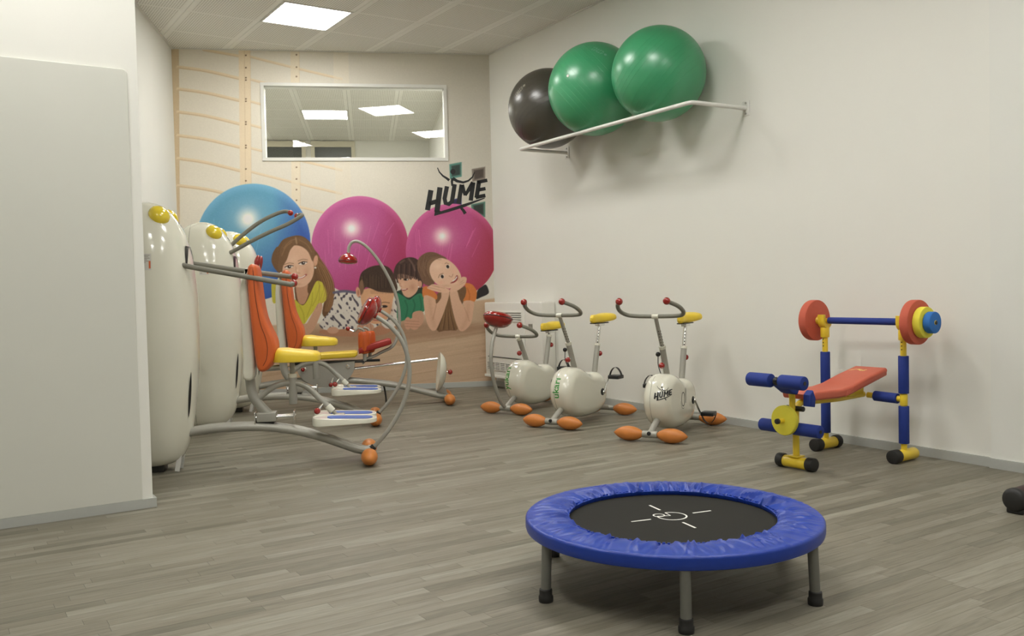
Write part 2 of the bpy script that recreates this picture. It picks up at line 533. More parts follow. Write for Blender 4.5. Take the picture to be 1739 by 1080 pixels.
# the HUME word mark: drawn once in a 1-wide frame, used on the mural and on a bike
def hume_mark():
    S = []
    def s(pts, w0, w1=None): S.append(stroke_poly([((x - 725) / 355, -(y - 830) / 355) for x, y in pts], 1.18 * w0 / 355, None if w1 is None else 1.18 * w1 / 355))
    def p(pts): 
        vs = [Vector(((x - 725) / 355, -(y - 830) / 355, 0)) for x, y in pts]; S.append((vs, [tuple(range(len(vs)))]))
    s([(580, 820), (560, 935)], 25); s([(632, 804), (614, 945)], 26); s([(570, 896), (624, 882)], 22)
    s([(672, 798), (658, 868), (664, 895), (682, 900), (700, 886), (706, 850), (716, 786)], 21)
    s([(738, 898), (756, 788)], 21); s([(757, 790), (776, 850)], 22, 14); s([(776, 850), (822, 776)], 14, 22); s([(823, 775), (808, 880)], 21)
    s([(856, 766), (841, 864)], 21); s([(846, 775), (903, 763)], 17); s([(846, 820), (893, 811)], 17); s([(836, 862), (892, 850)], 18)
    p([(598, 968), (603, 936), (640, 940), (760, 902), (890, 862), (888, 868), (770, 918), (680, 946)])
    c = [(706 + 15 * math.cos(a), 714 + 16 * math.sin(a)) for a in [i * math.pi / 8 for i in range(16)]]; p(c)
    s([(617, 691), (628, 716), (648, 738), (670, 752), (685, 764)], 4, 13)
    s([(704, 752), (730, 768), (765, 776), (795, 766), (818, 745), (830, 717)], 16, 4)
    s([(704, 752), (700, 772), (702, 796)], 14, 9)
    s([(752, 922), (764, 934), (777, 955)], 12, 16)
    return merge(S)
HUME = hume_mark()

# ================================================================== THE ROOM
PB = V(2.031, 8.995, 0)                         # back-left corner of the room
DB = V(0.914, -0.4055, 0).normalized()          # along the back wall, to the right
NB = V(-DB.y, DB.x, 0)                          # through the back wall, away from the room
LB = 3.07                                       # length of the back wall
PR = PB + DB * LB                               # back-right corner
DR = (V(4.655, 2.537, 0) - V(4.837, 7.75, 0)).normalized()   # along the right wall, towards the viewer
NR = V(-DR.y, DR.x, 0)                          # out through the right wall
if NR.x < 0: NR = -NR
NL = -DB                                        # out through the left wall
Y_STUB = 4.47
ROOM_X0, ROOM_Y0 = -3.0, -3.6

def quad_prism(mb, a, b, thick_dir, t, z0, z1):
    """wall slab: inner face from a to b, thickness t along thick_dir"""
    a, b, td = Vector(a), Vector(b), Vector(thick_dir) * t
    vs = []
    for z in (z0, z1):
        for p in (a, b, b + td, a + td): vs.append(V(p.x, p.y, z))
    fs = [(3, 2, 1, 0), (4, 5, 6, 7), (0, 1, 5, 4), (1, 2, 6, 5), (2, 3, 7, 6), (3, 0, 4, 7)]
    mb.add(vs, fs); return mb

def struct(o, label=None):
    o['kind'] = 'structure'
    if label: o['label'] = label
    return o

ZT = ZC + 0.06
far_r = PR + DR * 11.6
# back wall with the opening for the interior window
WU0, WU1, WZ0, WZ1 = 0.815, 2.632, 2.292, 3.052
b = MB()
for u0, u1, z0, z1 in ((-0.15, WU0, 0, ZT), (WU1, LB + 0.12, 0, ZT), (WU0, WU1, 0, WZ0), (WU0, WU1, WZ1, ZT)):
    quad_prism(b, PB + DB * u0, PB + DB * u1, NB, 0.14, z0, z1)
struct(b.build('wall_back', 'wall', smooth=False), 'white back wall behind the mural with an interior window opening')
struct(quad_prism(MB(), PR + NB * 0.0, far_r, NR, 0.12, 0, ZT).build('wall_right', 'wall', smooth=False), 'long white wall on the right behind the bikes and bench')
struct(quad_prism(MB(), PB, PB - NB * 4.75, NL, 0.12, 0, ZT).build('wall_left', 'wall', smooth=False), 'white wall on the left behind the whale-shaped trainers')
stub = struct(MB().box((ROOM_X0, Y_STUB, 0), (0.853, Y_STUB + 0.14, ZT)).build('wall_front_left', 'wall', smooth=False), 'white wall end in the left foreground')
struct(MB().box((ROOM_X0 - 0.12, ROOM_Y0, 0), (ROOM_X0, Y_STUB + 0.14, ZT)).build('wall_far_left', 'wall', smooth=False), 'white side wall outside the picture')
struct(MB().box((ROOM_X0 - 0.12, ROOM_Y0 - 0.12, 0), (5.2, ROOM_Y0, ZT)).build('wall_rear', 'wall', smooth=False), 'white wall behind the viewer')
# near part of the right wall stands a little proud
pc = PR + DR * ((7.75 - 2.545) / -DR.y)
struct(quad_prism(MB(), pc - NR * 0.018, far_r - NR * 0.018, NR, 0.018, 0, ZC).build('wall_right_near', 'wall_soft', smooth=False), 'slightly raised wall section at the right edge')
# door leaf on the left wall end
prof = [(0.806, 0.045), (0.806, 2.03)] + [(0.786 + 0.02 * math.cos(a), 2.03 + 0.02 * math.sin(a)) for a in (0.4, 0.8, 1.2)] + [(0.786, 2.05), (-0.35, 2.05), (-0.35, 0.045)]
struct(MB().prism(prof, Y_STUB - 0.014, Y_STUB - 0.001, bev=0.003, steps=2).build('door_1', 'door', smooth=False), 'flat pale grey door leaf on the left wall end')

# baseboards
def baseboard(name, a, b_, nd, label, h=0.052, t=0.014):
    m = MB(); quad_prism(m, Vector(a) + Vector(nd) * 0, Vector(b_), Vector(nd), t, 0.0005, h)
    quad_prism(m, Vector(a) + Vector(nd) * (t - 0.0), Vector(b_) + Vector(nd) * t, Vector(nd), 0.0015, 0.0005, h - 0.006)
    return struct(m.build(name, 'base', smooth=False), label)
baseboard('baseboard_back', PB, PR, -NB, 'aluminium-grey skirting under the mural')
baseboard('baseboard_right', PR, pc, -NR, 'aluminium-grey skirting along the right wall')
baseboard('baseboard_right_near', pc - NR * 0.018, far_r - NR * 0.018, -NR, 'aluminium-grey skirting at the right edge')
baseboard('baseboard_left', PB, PB - NB * 4.7, -NL, 'aluminium-grey skirting behind the trainers')
m = MB(); m.box((ROOM_X0, Y_STUB - 0.016, 0.0005), (0.868, Y_STUB, 0.045)); m.box((0.853, Y_STUB, 0.0005), (0.868, Y_STUB + 0.14, 0.045))
struct(m.build('baseboard_front_left', 'base', smooth=False), 'light grey skirting along the left wall end')

# ------------------------------------------------------------------ clipping helper
def clip(poly, p0, nrm):
    """keep the side of the plane where (p-p0).nrm <= 0"""
    out = []
    for i in range(len(poly)):
        a, c = poly[i], poly[(i + 1) % len(poly)]
        da = (a[0] - p0[0]) * nrm[0] + (a[1] - p0[1]) * nrm[1]
        dc = (c[0] - p0[0]) * nrm[0] + (c[1] - p0[1]) * nrm[1]
        if da <= 0: out.append(a)
        if (da < 0 < dc) or (dc < 0 < da):
            t = da / (da - dc); out.append((a[0] + (c[0] - a[0]) * t, a[1] + (c[1] - a[1]) * t))
    return out

def room_clip(poly, tol=0.0):
    p = clip(poly, PR, NR)
    if len(p) > 2: p = clip(p, PB, NB)
    if len(p) > 2 and sum(q[1] for q in p) / len(p) > Y_STUB + 0.1: p = clip(p, PB, NL)
    return p

def slab(poly, z0, z1):
    n = len(poly)
    vs = [(x, y, z0) for x, y in poly] + [(x, y, z1) for x, y in poly]
    fs = [tuple(reversed(range(n))), tuple(range(n, 2 * n))] + [(i, (i + 1) % n, n + (i + 1) % n, n + i) for i in range(n)]
    return vs, fs

# ------------------------------------------------------------------ floor of narrow vinyl strips
floor = struct(MB().box((ROOM_X0, ROOM_Y0, -0.06), (9.0, 15.5, -0.0035)).build('floor', 'floor_under', smooth=False), 'grey-brown wood strip floor')
W_STRIP = 0.0535
strips = []
rs = random.Random(3)
y = 0.9
while y < 9.1:
    x = -2.2 - rs.random() * 0.8
    while x < 4.95:
        L = rs.choice((0.42, 0.55, 0.55, 0.72, 0.9))
        poly = room_clip([(x + 0.0004, y + 0.0004), (x + L - 0.0004, y + 0.0004), (x + L - 0.0004, y + W_STRIP - 0.0004), (x + 0.0004, y + W_STRIP - 0.0004)])
        if len(poly) > 2: strips.append((poly, (x + L / 2, y + W_STRIP / 2), L))
        x += L
    y += W_STRIP
def seen(c):
    az = math.atan2(c[0], c[1]) - 0.577
    d = math.hypot(c[0], c[1]) * math.cos(az)
    return abs(az) < 0.53 and d > 2.45 and not (c[1] > Y_STUB and c[0] < 0.86 and math.atan2(c[0], c[1]) < 0.19)
def blocked(c):      # under the trampoline
    return math.hypot(c[0] - 2.3, c[1] - 2.6) < 0.3
order = sorted([i for i, s in enumerate(strips) if seen(s[1]) and not blocked(s[1])], key=lambda i: -strips[i][2] / math.hypot(*strips[i][1]) ** 3)
near = set(order[:300])
shared = {}
rest = MB()
for i, (poly, c, L) in enumerate(strips):
    if i in near:
        x0 = min(p[0] for p in poly); y0 = min(p[1] for p in poly)
        if len(poly) == 4 and abs(max(p[0] for p in poly) - x0 - L) < 0.002:
            if L not in shared:
                vs, fs = slab([(p[0] - x0, p[1] - y0) for p in poly], -0.0035, 0)
                me = bpy.data.meshes.new('floor_strip'); me.from_pydata(vs, [], fs); me.materials.append(M['floor']); shared[L] = me
            me = shared[L]
        else:
            vs, fs = slab([(p[0] - x0, p[1] - y0) for p in poly], -0.0035, 0)
            me = bpy.data.meshes.new('floor_strip'); me.from_pydata(vs, [], fs); me.materials.append(M['floor'])
        o = bpy.data.objects.new('floor_strip', me); COL.objects.link(o); o.location = (x0, y0, 0); o.parent = floor
    else:
        rest.add(*slab(poly, -0.0035, 0))
# strips behind and beside the viewer, and next door, only carry colour
rest.add(*slab([(ROOM_X0, ROOM_Y0), (4.9, ROOM_Y0), (4.9, 0.899), (ROOM_X0, 0.899)], -0.0035, 0))
me = bpy.data.meshes.new('floor_strips_beyond'); me.from_pydata(rest.v, [], rest.f)
o = link('floor_strips_beyond', me, 'floor', floor, smooth=False); o['kind'] = 'stuff'

# ------------------------------------------------------------------ ceiling of perforated panels with lamps
ceil = struct(MB().box((ROOM_X0, ROOM_Y0, ZC + 0.03), (5.2, 9.1, ZC + 0.06)).build('ceiling', 'ceiling_back', smooth=False), 'suspended ceiling of perforated panels')
def panel_mesh(poly, cx, cy):
    vs, fs = slab([(p[0] - cx, p[1] - cy) for p in poly], 0.0, 0.016)
    me = bpy.data.meshes.new('ceiling_panel'); me.from_pydata(vs, [], fs); me.materials.append(M['ceiling'])
    return me
full_panel = None
rails = MB()
for i in range(-9, 5):
    for j in range(-17, 4):
        if (i, j) in LAMP_TILES: continue
        x0, y0 = GX + i * TX, GY + j * TY
        cx, cy = x0 + TX / 2, y0 + TY / 2
        g = 0.0016
        q = [(x0 + g, y0 + g), (x0 + TX - g, y0 + g), (x0 + TX - g, y0 + TY - g), (x0 + g, y0 + TY - g)]
        q = [(max(p[0], ROOM_X0), max(p[1], ROOM_Y0)) for p in q]
        r = room_clip(q)
        if len(r) < 3 or abs(sum(r[k][0] * r[(k + 1) % len(r)][1] - r[(k + 1) % len(r)][0] * r[k][1] for k in range(len(r)))) < 0.004: continue
        if cy > Y_STUB + 0.3 and cx < -0.3: continue
        if len(r) == 4 and abs(r[0][0] - x0 - g) < 1e-6 and abs(r[2][0] - x0 - TX + g) < 1e-6 and abs(r[2][1] - y0 - TY + g) < 1e-6 and abs(r[0][1] - y0 - g) < 1e-6:
            if full_panel is None: full_panel = panel_mesh(r, cx, cy)
            me = full_panel
        else: me = panel_mesh(r, cx, cy)
        o = bpy.data.objects.new('ceiling_panel', me); COL.objects.link(o); o.location = (cx, cy, ZC); o.parent = ceil
# narrow edge trim where the ceiling meets the walls
m = MB()
quad_prism(m, PB, PR, -NB, 0.012, ZC - 0.008, ZC - 0.0005)
quad_prism(m, PR, far_r, -NR, 0.014, ZC - 0.010, ZC - 0.0005)
quad_prism(m, PB, PB - NB * 4.6, -NL, 0.018, ZC - 0.012, ZC - 0.0005)
struct(m.build('trim_1', 'rail', smooth=False), 'thin edge trim where ceiling meets walls')

def lamp(name, label, cx, cy, rotz=0.0, group=None):
    t = thing(name, label, 'light', (cx, cy, ZC), rotz, group)
    m = MB()
    a, c = TX / 2 - 0.003, TY / 2 - 0.003
    w = 0.022
    for q in (((-a, -c), (a, -c + w)), ((-a, c - w), (a, c)), ((-a, -c + w), (-a + w, c - w)), ((a - w, -c + w), (a, c - w))):
        m.box((q[0][0], q[0][1], -0.004), (q[1][0], q[1][1], 0.02))
    m.build('frame', 'white_metal', t, smooth=False)
    MB().box((-a + w, -c + w, 0.000), (a - w, c - w, 0.012)).build('diffuser', 'lamp', t, smooth=False)
    return t
lamp_names = ['square ceiling lamp in view above the trainers near the mural',
    'square ceiling lamp above the middle of the room, reflected in the window',
    'square ceiling lamp above the trampoline, outside the picture', 'square ceiling lamp right of the viewer, outside the picture',
    'added unseen ceiling lamp behind the viewer on the right', 'square ceiling lamp above the door on the left',
    'square ceiling lamp left of the viewer', 'added unseen ceiling lamp behind the viewer on the left']
for k, (i, j) in enumerate(LAMP_TILES):
    lamp('ceiling_light', lamp_names[k], GX + (i + 0.5) * TX, GY + (j + 0.5) * TY, group='square lamps in the panel ceiling')

# ------------------------------------------------------------------ interior window and the room next door
RB = math.atan2(DB.y, DB.x)
win = bpy.data.objects.new('window_1', None); COL.objects.link(win)
win.location = PB; win.rotation_euler = (0, 0, RB); struct(win, 'wide white-framed interior window above the mural')
fw = 0.032
for nm, a, c in (('frame_bar', (WU0, -0.012, WZ0), (WU1, 0.14, WZ0 + fw)), ('frame_bar', (WU0, -0.012, WZ1 - fw), (WU1, 0.14, WZ1)),
                 ('frame_bar', (WU0, -0.012, WZ0 + fw), (WU0 + fw, 0.14, WZ1 - fw)), ('frame_bar', (WU1 - fw, -0.012, WZ0 + fw), (WU1, 0.14, WZ1 - fw))):
    MB().box(a, c, bev=0.002).build(nm, 'window_frame', win, smooth=False)
MB().box((WU0 + fw, 0.026, WZ0 + fw), (WU1 - fw, 0.034, WZ1 - fw)).build('glass_pane', 'glass', win, smooth=False)

def wl(u, w): return PB + DB * u + NB * w
NX0, NX1, NW0, NW1 = -2.2, 2.82, 0.14, 5.3
struct(quad_prism(MB(), wl(NX1, NW0), wl(NX1, NW1 + 0.1), DB, 0.1, 0, ZT).build('wall_next_right', 'wall', smooth=False), 'white right wall of the room behind the window')
struct(quad_prism(MB(), wl(NX0, NW1), wl(NX1, NW1), NB, 0.1, 0, ZT).build('wall_next_back', 'wall', smooth=False), 'far wall of the room behind the window')
struct(quad_prism(MB(), wl(NX0, NW0), wl(NX0, NW1), -DB, 0.1, 0, ZT).build('wall_next_left', 'wall', smooth=False), 'left wall of the room behind the window')
b = MB(); quad_prism(b, wl(NX0, NW0 - 0.02), wl(-0.15, NW0 - 0.02), NB, 0.02, 0, ZT); struct(b.build('wall_next_front', 'wall', smooth=False), 'front wall of the room behind the window')
b = MB(); quad_prism(b, wl(NX0, 0.14), wl(NX1, 0.14), NB, NW1 - 0.14, ZC + 0.03, ZC + 0.06)
nceil = struct(b.build('ceiling_next', 'ceiling_back', smooth=False), 'perforated ceiling of the room behind the window')
b = MB(); quad_prism(b, wl(NX0, 0.14), wl(NX1, 0.14), NB, NW1 - 0.14, -0.0034, 0)
struct(b.build('floor_next', 'floor', smooth=False), 'floor of the room behind the window')
nl_u, nl_w = 1.30, 3.23
NEXT_LAMPS = [(0, 0), (-3, 0), (0, -4), (-3, -4), (2, -4), (-3, 3)]  # first lamp is seen; the rest are added out of view for brightness
npan = None
for i in range(-6, 4):
    for j in range(-5, 4):
        u0 = nl_u - TX / 2 + i * TX; w0 = nl_w - TY / 2 + j * TY
        if (i, j) in NEXT_LAMPS: continue
        a0, a1 = max(u0 + 0.0016, NX0), min(u0 + TX - 0.0016, NX1); c0, c1 = max(w0 + 0.0016, 0.145), min(w0 + TY - 0.0016, NW1)
        if a1 - a0 < 0.02 or c1 - c0 < 0.02: continue
        cu_, cw_ = u0 + TX / 2, w0 + TY / 2
        if abs(a1 - a0 - TX + 0.0032) < 1e-6 and abs(c1 - c0 - TY + 0.0032) < 1e-6:
            if npan is None: npan = panel_mesh([(a0, c0), (a1, c0), (a1, c1), (a0, c1)], cu_, cw_)
            me = npan
        else: me = panel_mesh([(a0, c0), (a1, c0), (a1, c1), (a0, c1)], cu_, cw_)
        o = bpy.data.objects.new('ceiling_panel', me); COL.objects.link(o)
        p = wl(cu_, cw_); o.location = (p.x, p.y, ZC); o.rotation_euler = (0, 0, RB); o.parent = nceil
p = wl(nl_u, nl_w); lamp('ceiling_light', 'square ceiling lamp seen through the interior window', p.x, p.y, RB, 'square lamps in the panel ceiling')
for (i, j), lb in zip(NEXT_LAMPS[1:], ('left of the window view', 'right behind the window', 'behind the mural wall on the left', 'behind the mural wall on the right', 'in the far left corner')):
    p = wl(nl_u + i * TX, nl_w + j * TY); lamp('ceiling_light', 'added unseen ceiling lamp next door, ' + lb, p.x, p.y, RB, 'square lamps in the panel ceiling')
for k, (u0, u1) in enumerate(((0.02, 0.90), (0.98, 1.66))):
    w = bpy.data.objects.new('window_%d' % (k + 2), None); COL.objects.link(w); w.location = wl(0, NW1); w.rotation_euler = (0, 0, RB)
    struct(w, 'dark night window in cream frame in the room next door, ' + ('left one' if k == 0 else 'right one'))
    MB().box((u0 + 0.06, -0.02, 1.0), (u1 - 0.06, -0.005, 3.26)).build('pane', 'night_pane', w, smooth=False)
    for a, c in (((u0, -0.05, 3.26), (u1, -0.001, 3.35)), ((u0, -0.05, 0.92), (u1, -0.001, 1.0)), ((u0, -0.05, 1.0), (u0 + 0.06, -0.001, 3.26)), ((u1 - 0.06, -0.05, 1.0), (u1, -0.001, 3.26))):
        MB().box(a, c, bev=0.004).build('frame_bar', 'cream_frame', w, smooth=False)

# ================================================================== THE PHOTO MURAL (flat print on the back wall)
RES = 0.005
nu, nz = int(LB / RES), int((ZC - 0.055) / RES)
uu = (np.arange(nu + 1) * RES); zz = 0.054 + np.arange(nz + 1) * ((ZC - 0.009 - 0.054) / nz)
UU, ZZ = np.meshgrid(uu, zz)
HM = np.array([[188.576, -7.3384, 311.6983], [5.0383, -176.9145, 676.335], [0.01830, -0.0039, 1.0]])   # wall metres -> print coordinates
_w = HM[2, 0] * UU + HM[2, 1] * ZZ + 1
PX = (HM[0, 0] * UU + HM[0, 1] * ZZ + HM[0, 2]) / _w
PY = (HM[1, 0] * UU + HM[1, 1] * ZZ + HM[1, 2]) / _w
def uz(px, py):
    """print coordinates -> wall metres"""
    v = np.linalg.inv(HM) @ np.array([px, py, 1.0]); return v[0] / v[2], v[1] / v[2]
COLR = np.zeros(PX.shape + (3,)); PID = np.zeros(PX.shape, int)
PARTS = ['printed_backdrop']
def part_id(n):
    PARTS.append(n); return len(PARTS) - 1
def win_of(x0, x1, y0, y1, pad=3):
    sel = (PX > x0 - pad) & (PX < x1 + pad) & (PY > y0 - pad) & (PY < y1 + pad)
    r = np.where(sel.any(1))[0]; c = np.where(sel.any(0))[0]
    if len(r) == 0 or len(c) == 0: return None
    return slice(r[0], r[-1] + 1), slice(c[0], c[-1] + 1)
def comp(w, a, color, part=None):
    col = np.array(color, float)
    if col.ndim == 1: col = col[None, None, :]
    COLR[w] = COLR[w] * (1 - a[..., None]) + col * a[..., None]
    if part is not None:
        s = PID[w]; s[a > 0.5] = part; PID[w] = s
def ell(cx, cy, rx, ry, color, rot=0, soft=1.0, op=1.0, part=None, fall=False):
    R = max(rx, ry) + soft * 2; w = win_of(cx - R, cx + R, cy - R, cy + R)
    if w is None: return
    x, y_ = PX[w] - cx, PY[w] - cy; c, s = math.cos(math.radians(rot)), math.sin(math.radians(rot))
    X, Y = (x * c + y_ * s) / rx, (-x * s + y_ * c) / ry
    d = np.sqrt(X * X + Y * Y)
    a = np.clip(1 - d, 0, 1) ** 1.5 * op if fall else np.clip((1 - d) * min(rx, ry) / soft + 0.5, 0, 1) * op
    comp(w, a, color, part)
def sdist(pts, x, y_, closed=True):
    n = len(pts); d = np.full(x.shape, 1e9); inside = np.zeros(x.shape, bool)
    for i in range(n if closed else n - 1):
        (ax, ay), (bx, by) = pts[i], pts[(i + 1) % n]
        ex, ey = bx - ax, by - ay; l2 = ex * ex + ey * ey or 1e-9
        t = np.clip(((x - ax) * ex + (y_ - ay) * ey) / l2, 0, 1)
        d = np.minimum(d, np.hypot(x - ax - t * ex, y_ - ay - t * ey))
        if closed:
            cnd = ((ay > y_) != (by > y_))
            xi = ax + (y_ - ay) * ex / (ey if abs(ey) > 1e-9 else 1e-9)
            inside ^= cnd & (x < xi)
    return d, inside
def poly(pts, color, soft=1.0, op=1.0, part=None, tr=None, sm=True, pattern=None):
    if tr: pts = [(tr[0] + x / tr[2], tr[1] + y_ / tr[2]) for x, y_ in pts]
    if sm: pts = smooth_closed(pts, 3)
    xs = [p[0] for p in pts]; ys = [p[1] for p in pts]
    w = win_of(min(xs), max(xs), min(ys), max(ys), 3 + soft)
    if w is None: return
    d, ins = sdist(pts, PX[w], PY[w])
    a = np.clip(np.where(ins, d, -d) / soft + 0.5, 0, 1) * op
    if pattern is not None: a = a * pattern(PX[w], PY[w])
    comp(w, a, color, part)
def line(pts, wd, color, soft=0.8, op=1.0, part=None, tr=None, sm=True):
    if tr: pts = [(tr[0] + x / tr[2], tr[1] + y_ / tr[2]) for x, y_ in pts]; wd = wd / tr[2]
    if sm and len(pts) > 2: pts = [(p.x, p.y) for p in smooth_path([(x, y_, 0) for x, y_ in pts], 4)]
    xs = [p[0] for p in pts]; ys = [p[1] for p in pts]
    w = win_of(min(xs) - wd, max(xs) + wd, min(ys) - wd, max(ys) + wd)
    if w is None: return
    d, _ = sdist(pts, PX[w], PY[w], False)
    comp(w, np.clip((wd / 2 - d) / soft + 0.5, 0, 1) * op, color, part)
def ellc(cx, cy, rx, ry, color, tr, **k):
    ell(tr[0] + cx / tr[2], tr[1] + cy / tr[2], rx / tr[2], ry / tr[2], color, **k)

# backdrop: cream wall, paler in the middle, greyer to the right
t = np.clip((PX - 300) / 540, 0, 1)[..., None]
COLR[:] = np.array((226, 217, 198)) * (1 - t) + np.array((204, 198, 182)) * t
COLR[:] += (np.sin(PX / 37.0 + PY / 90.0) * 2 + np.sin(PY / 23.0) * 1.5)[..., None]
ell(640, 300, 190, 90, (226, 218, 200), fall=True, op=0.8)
# wall bars
bars = part_id('printed_wall_bars')
wood, wood_d = (224, 204, 168), (202, 176, 136)
poly([(286, 80), (303, 80), (306, 600), (292, 600)], (208, 184, 144), sm=False, part=bars, op=0.9)
line([(303, 80), (306, 600)], 1.6, wood_d, sm=False, op=0.7)
rows_l = [(113.7, 134.5), (151, 172), (190, 211.7), (230, 251), (269, 291), (315, 335)]
line([(345, 84), (412, 96)], 4, wood, sm=False, part=bars); line([(345, 86), (412, 98)], 1.4, wood_d, sm=False, op=.6)
for a, c in rows_l:
    line([(302, a), (350, a + (c - a) * .32), (412, c)], 5.2, wood, part=bars)
    line([(302, a + 1.6), (350, a + 1.6 + (c - a) * .32), (412, c + 1.8)], 1.8, wood_d, op=.75)
for a in (96, 134.5, 172, 211.7, 251, 291, 330):
    line([(424, a), (504, a + 20), (580, a + 38)], 4.0, wood, op=.85, part=bars)
    line([(424, a + 1.5), (504, a + 21.5), (580, a + 39.5)], 1.3, wood_d, op=.6)
poly([(405, 80), (425, 80), (427, 340), (408, 340)], (228, 208, 174), sm=False, part=bars, op=.95)
line([(415, 80), (417, 340)], 1.2, wood_d, sm=False, op=.45); line([(425, 80), (427, 340)], 1.2, wood_d, sm=False, op=.35)
poly([(493, 80), (508, 80), (510, 350), (495, 350)], (226, 211, 182), sm=False, part=bars, op=.8)
line([(508, 80), (510, 350)], 1.0, wood_d, sm=False, op=.4)
poly([(566, 88), (592, 88), (596, 350), (570, 350)], (224, 213, 190), sm=False, op=.6)
for yy in (93, 114, 131, 135, 167, 171, 206, 210, 246, 250, 286, 306):
    ell(417.5, yy + 1, 1.5, 1.3, (120, 96, 66)); 
for yy in (93, 114, 130, 284, 304, 322, 340):
    ell(503.5, yy, 1.4, 1.3, (130, 106, 76))
# printed floor
flo = part_id('printed_floor')
poly([(280, 560), (560, 548), (700, 540), (800, 512), (850, 505), (850, 680), (280, 690)], (192, 162, 130), sm=False, part=flo, soft=3)
rr = random.Random(5)
for k in range(90):
    x0 = rr.uniform(440, 840); y0 = rr.uniform(560, 662); L = rr.uniform(40, 160)
    line([(x0, y0), (x0 + L, y0 - L * 0.16)], rr.uniform(1, 4), rr.choice(((206, 176, 144), (180, 148, 116), (200, 170, 136), (166, 134, 102))), op=.4, sm=False)
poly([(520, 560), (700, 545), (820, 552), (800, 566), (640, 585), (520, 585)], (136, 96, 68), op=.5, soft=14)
# little glass blocks printed by the word mark
for q, cl, dk in (([(763, 279), (784, 275), (784, 300), (764, 304)], (92, 146, 132), (58, 72, 66)), ([(801, 287), (824, 283), (824, 304), (802, 309)], (140, 128, 116), (86, 76, 68)),
              ([(764, 340), (784, 335), (784, 350), (764, 350)], (70, 70, 120), (50, 46, 76)), ([(800, 347), (824, 342), (824, 369), (801, 362)], (88, 130, 112), (56, 62, 56))):
    poly(q, cl, sm=False, part=part_id('printed_glass_block'))
    cx = sum(p[0] for p in q) / 4 + 1.5; cy = sum(p[1] for p in q) / 4 - 1
    poly([((p[0] - cx) * .72 + cx, (p[1] - cy) * .72 + cy) for p in q], dk, sm=False, soft=3)
# the three printed balls
def ball_print(cx, cy, rx, ry, base, dark, hl, hx, hy, name, lines, side=None):
    pid = part_id(name)
    ell(cx, cy, rx, ry, base, part=pid)
    w = win_of(cx - rx, cx + rx, cy - ry, cy + ry)
    X, Y = (PX[w] - cx) / rx, (PY[w] - cy) / ry; d = np.sqrt(X * X + Y * Y)
    m_ = np.clip((1 - d) * min(rx, ry) + .5, 0, 1)
    sh = np.clip((X * 0.55 + Y * 0.75 + 0.05), 0, 1) ** 1.1 * m_ * 0.9
    comp(w, sh, dark)
    if side is not None: comp(w, np.clip(X * 1.5 - 0.5, 0, 1) * m_ * .75, side)
    comp(w, np.clip((d - .86) / .14, 0, 1) * np.clip(-Y + .3, 0, 1) * m_ * .35, tuple(min(255, c + 60) for c in base))
    for k in range(lines):
        a = rr.uniform(-.8, .8); L = rr.uniform(.25, .6); s = rr.uniform(-.5, .1)
        line([(cx + rx * (a - .05), cy + ry * s), (cx + rx * (a * .85 - .12), cy + ry * (s + L))], 0.9, tuple(min(255, c + 34) for c in base), op=.45, sm=False)
    ell(hx, hy, rx * .55, ry * .5, tuple((c + h) // 2 for c, h in zip(base, hl)), fall=True, op=.75)
    ell(hx, hy, rx * .27, ry * .27, hl, fall=True, op=1.6)
ball_print(430, 411, 97, 99, (96, 160, 190), (34, 66, 150), (236, 236, 224), 421, 372, 'printed_blue_ball', 6, (36, 62, 160))
ball_print(611, 417, 82, 84, (186, 82, 140), (162, 42, 92), (240, 214, 214), 597, 388, 'printed_pink_ball', 16, (162, 40, 78))
ball_print(767, 426, 78, 80, (188, 76, 132), (162, 48, 66), (240, 206, 206), 751, 401, 'printed_pink_ball', 16, (158, 44, 60))

skin, skin_d, skin_l = (206, 160, 126), (168, 118, 88), (224, 184, 152)
# --- child in yellow
A = (455, 390, 6.352)
g1 = part_id('printed_child')
poly([(110, 180), (160, 110), (240, 75), (330, 62), (400, 85), (460, 140), (500, 210), (540, 260), (580, 340), (640, 440), (690, 540), (715, 640), (725, 720), (700, 800), (660, 880), (620, 930), (590, 900), (600, 800), (640, 720), (620, 600), (540, 500), (440, 440), (160, 470), (90, 440), (40, 350), (50, 260), (90, 190)], (112, 80, 50), tr=A, part=g1)
for k in range(16):
    o_ = k * 9
    line([(470 + o_ * .3, 200 + o_ * .4), (520 + o_ * .7, 380), (590 + o_ * .75, 560), (610 + o_ * .7, 740), (590 + o_ * .5, 880)], 7, ((150, 108, 68), (92, 62, 38), (132, 94, 58))[k % 3], tr=A, op=.6)
poly([(300, 560), (520, 470), (640, 560), (640, 640), (560, 600), (500, 640), (430, 780), (380, 830), (310, 800)], (104, 72, 46), tr=A, part=g1)
poly([(40, 560), (100, 560), (100, 760), (50, 780)], (190, 178, 46), tr=A, part=g1)
poly([(280, 760), (340, 800), (380, 815), (420, 770), (470, 660), (520, 560), (570, 560), (620, 600), (645, 680), (640, 740), (580, 800), (540, 800), (500, 870), (440, 950), (400, 1010), (360, 1020), (280, 1000)], (196, 184, 44), tr=A, part=g1)
for q in ([(480, 680), (470, 800), (420, 940)], [(560, 600), (520, 740), (480, 820)], [(340, 820), (380, 900), (395, 1000)]): line(q, 10, (150, 138, 30), tr=A, op=.5, soft=2)
poly([(310, 590), (430, 590), (440, 680), (410, 770), (380, 805), (335, 790), (310, 700)], (186, 136, 104), tr=A, part=g1)
poly([(540, 800), (585, 800), (580, 880), (540, 980), (500, 1070), (440, 1130), (330, 1150), (330, 1100), (375, 1020), (420, 1010), (470, 920)], (196, 150, 118), tr=A, part=g1)
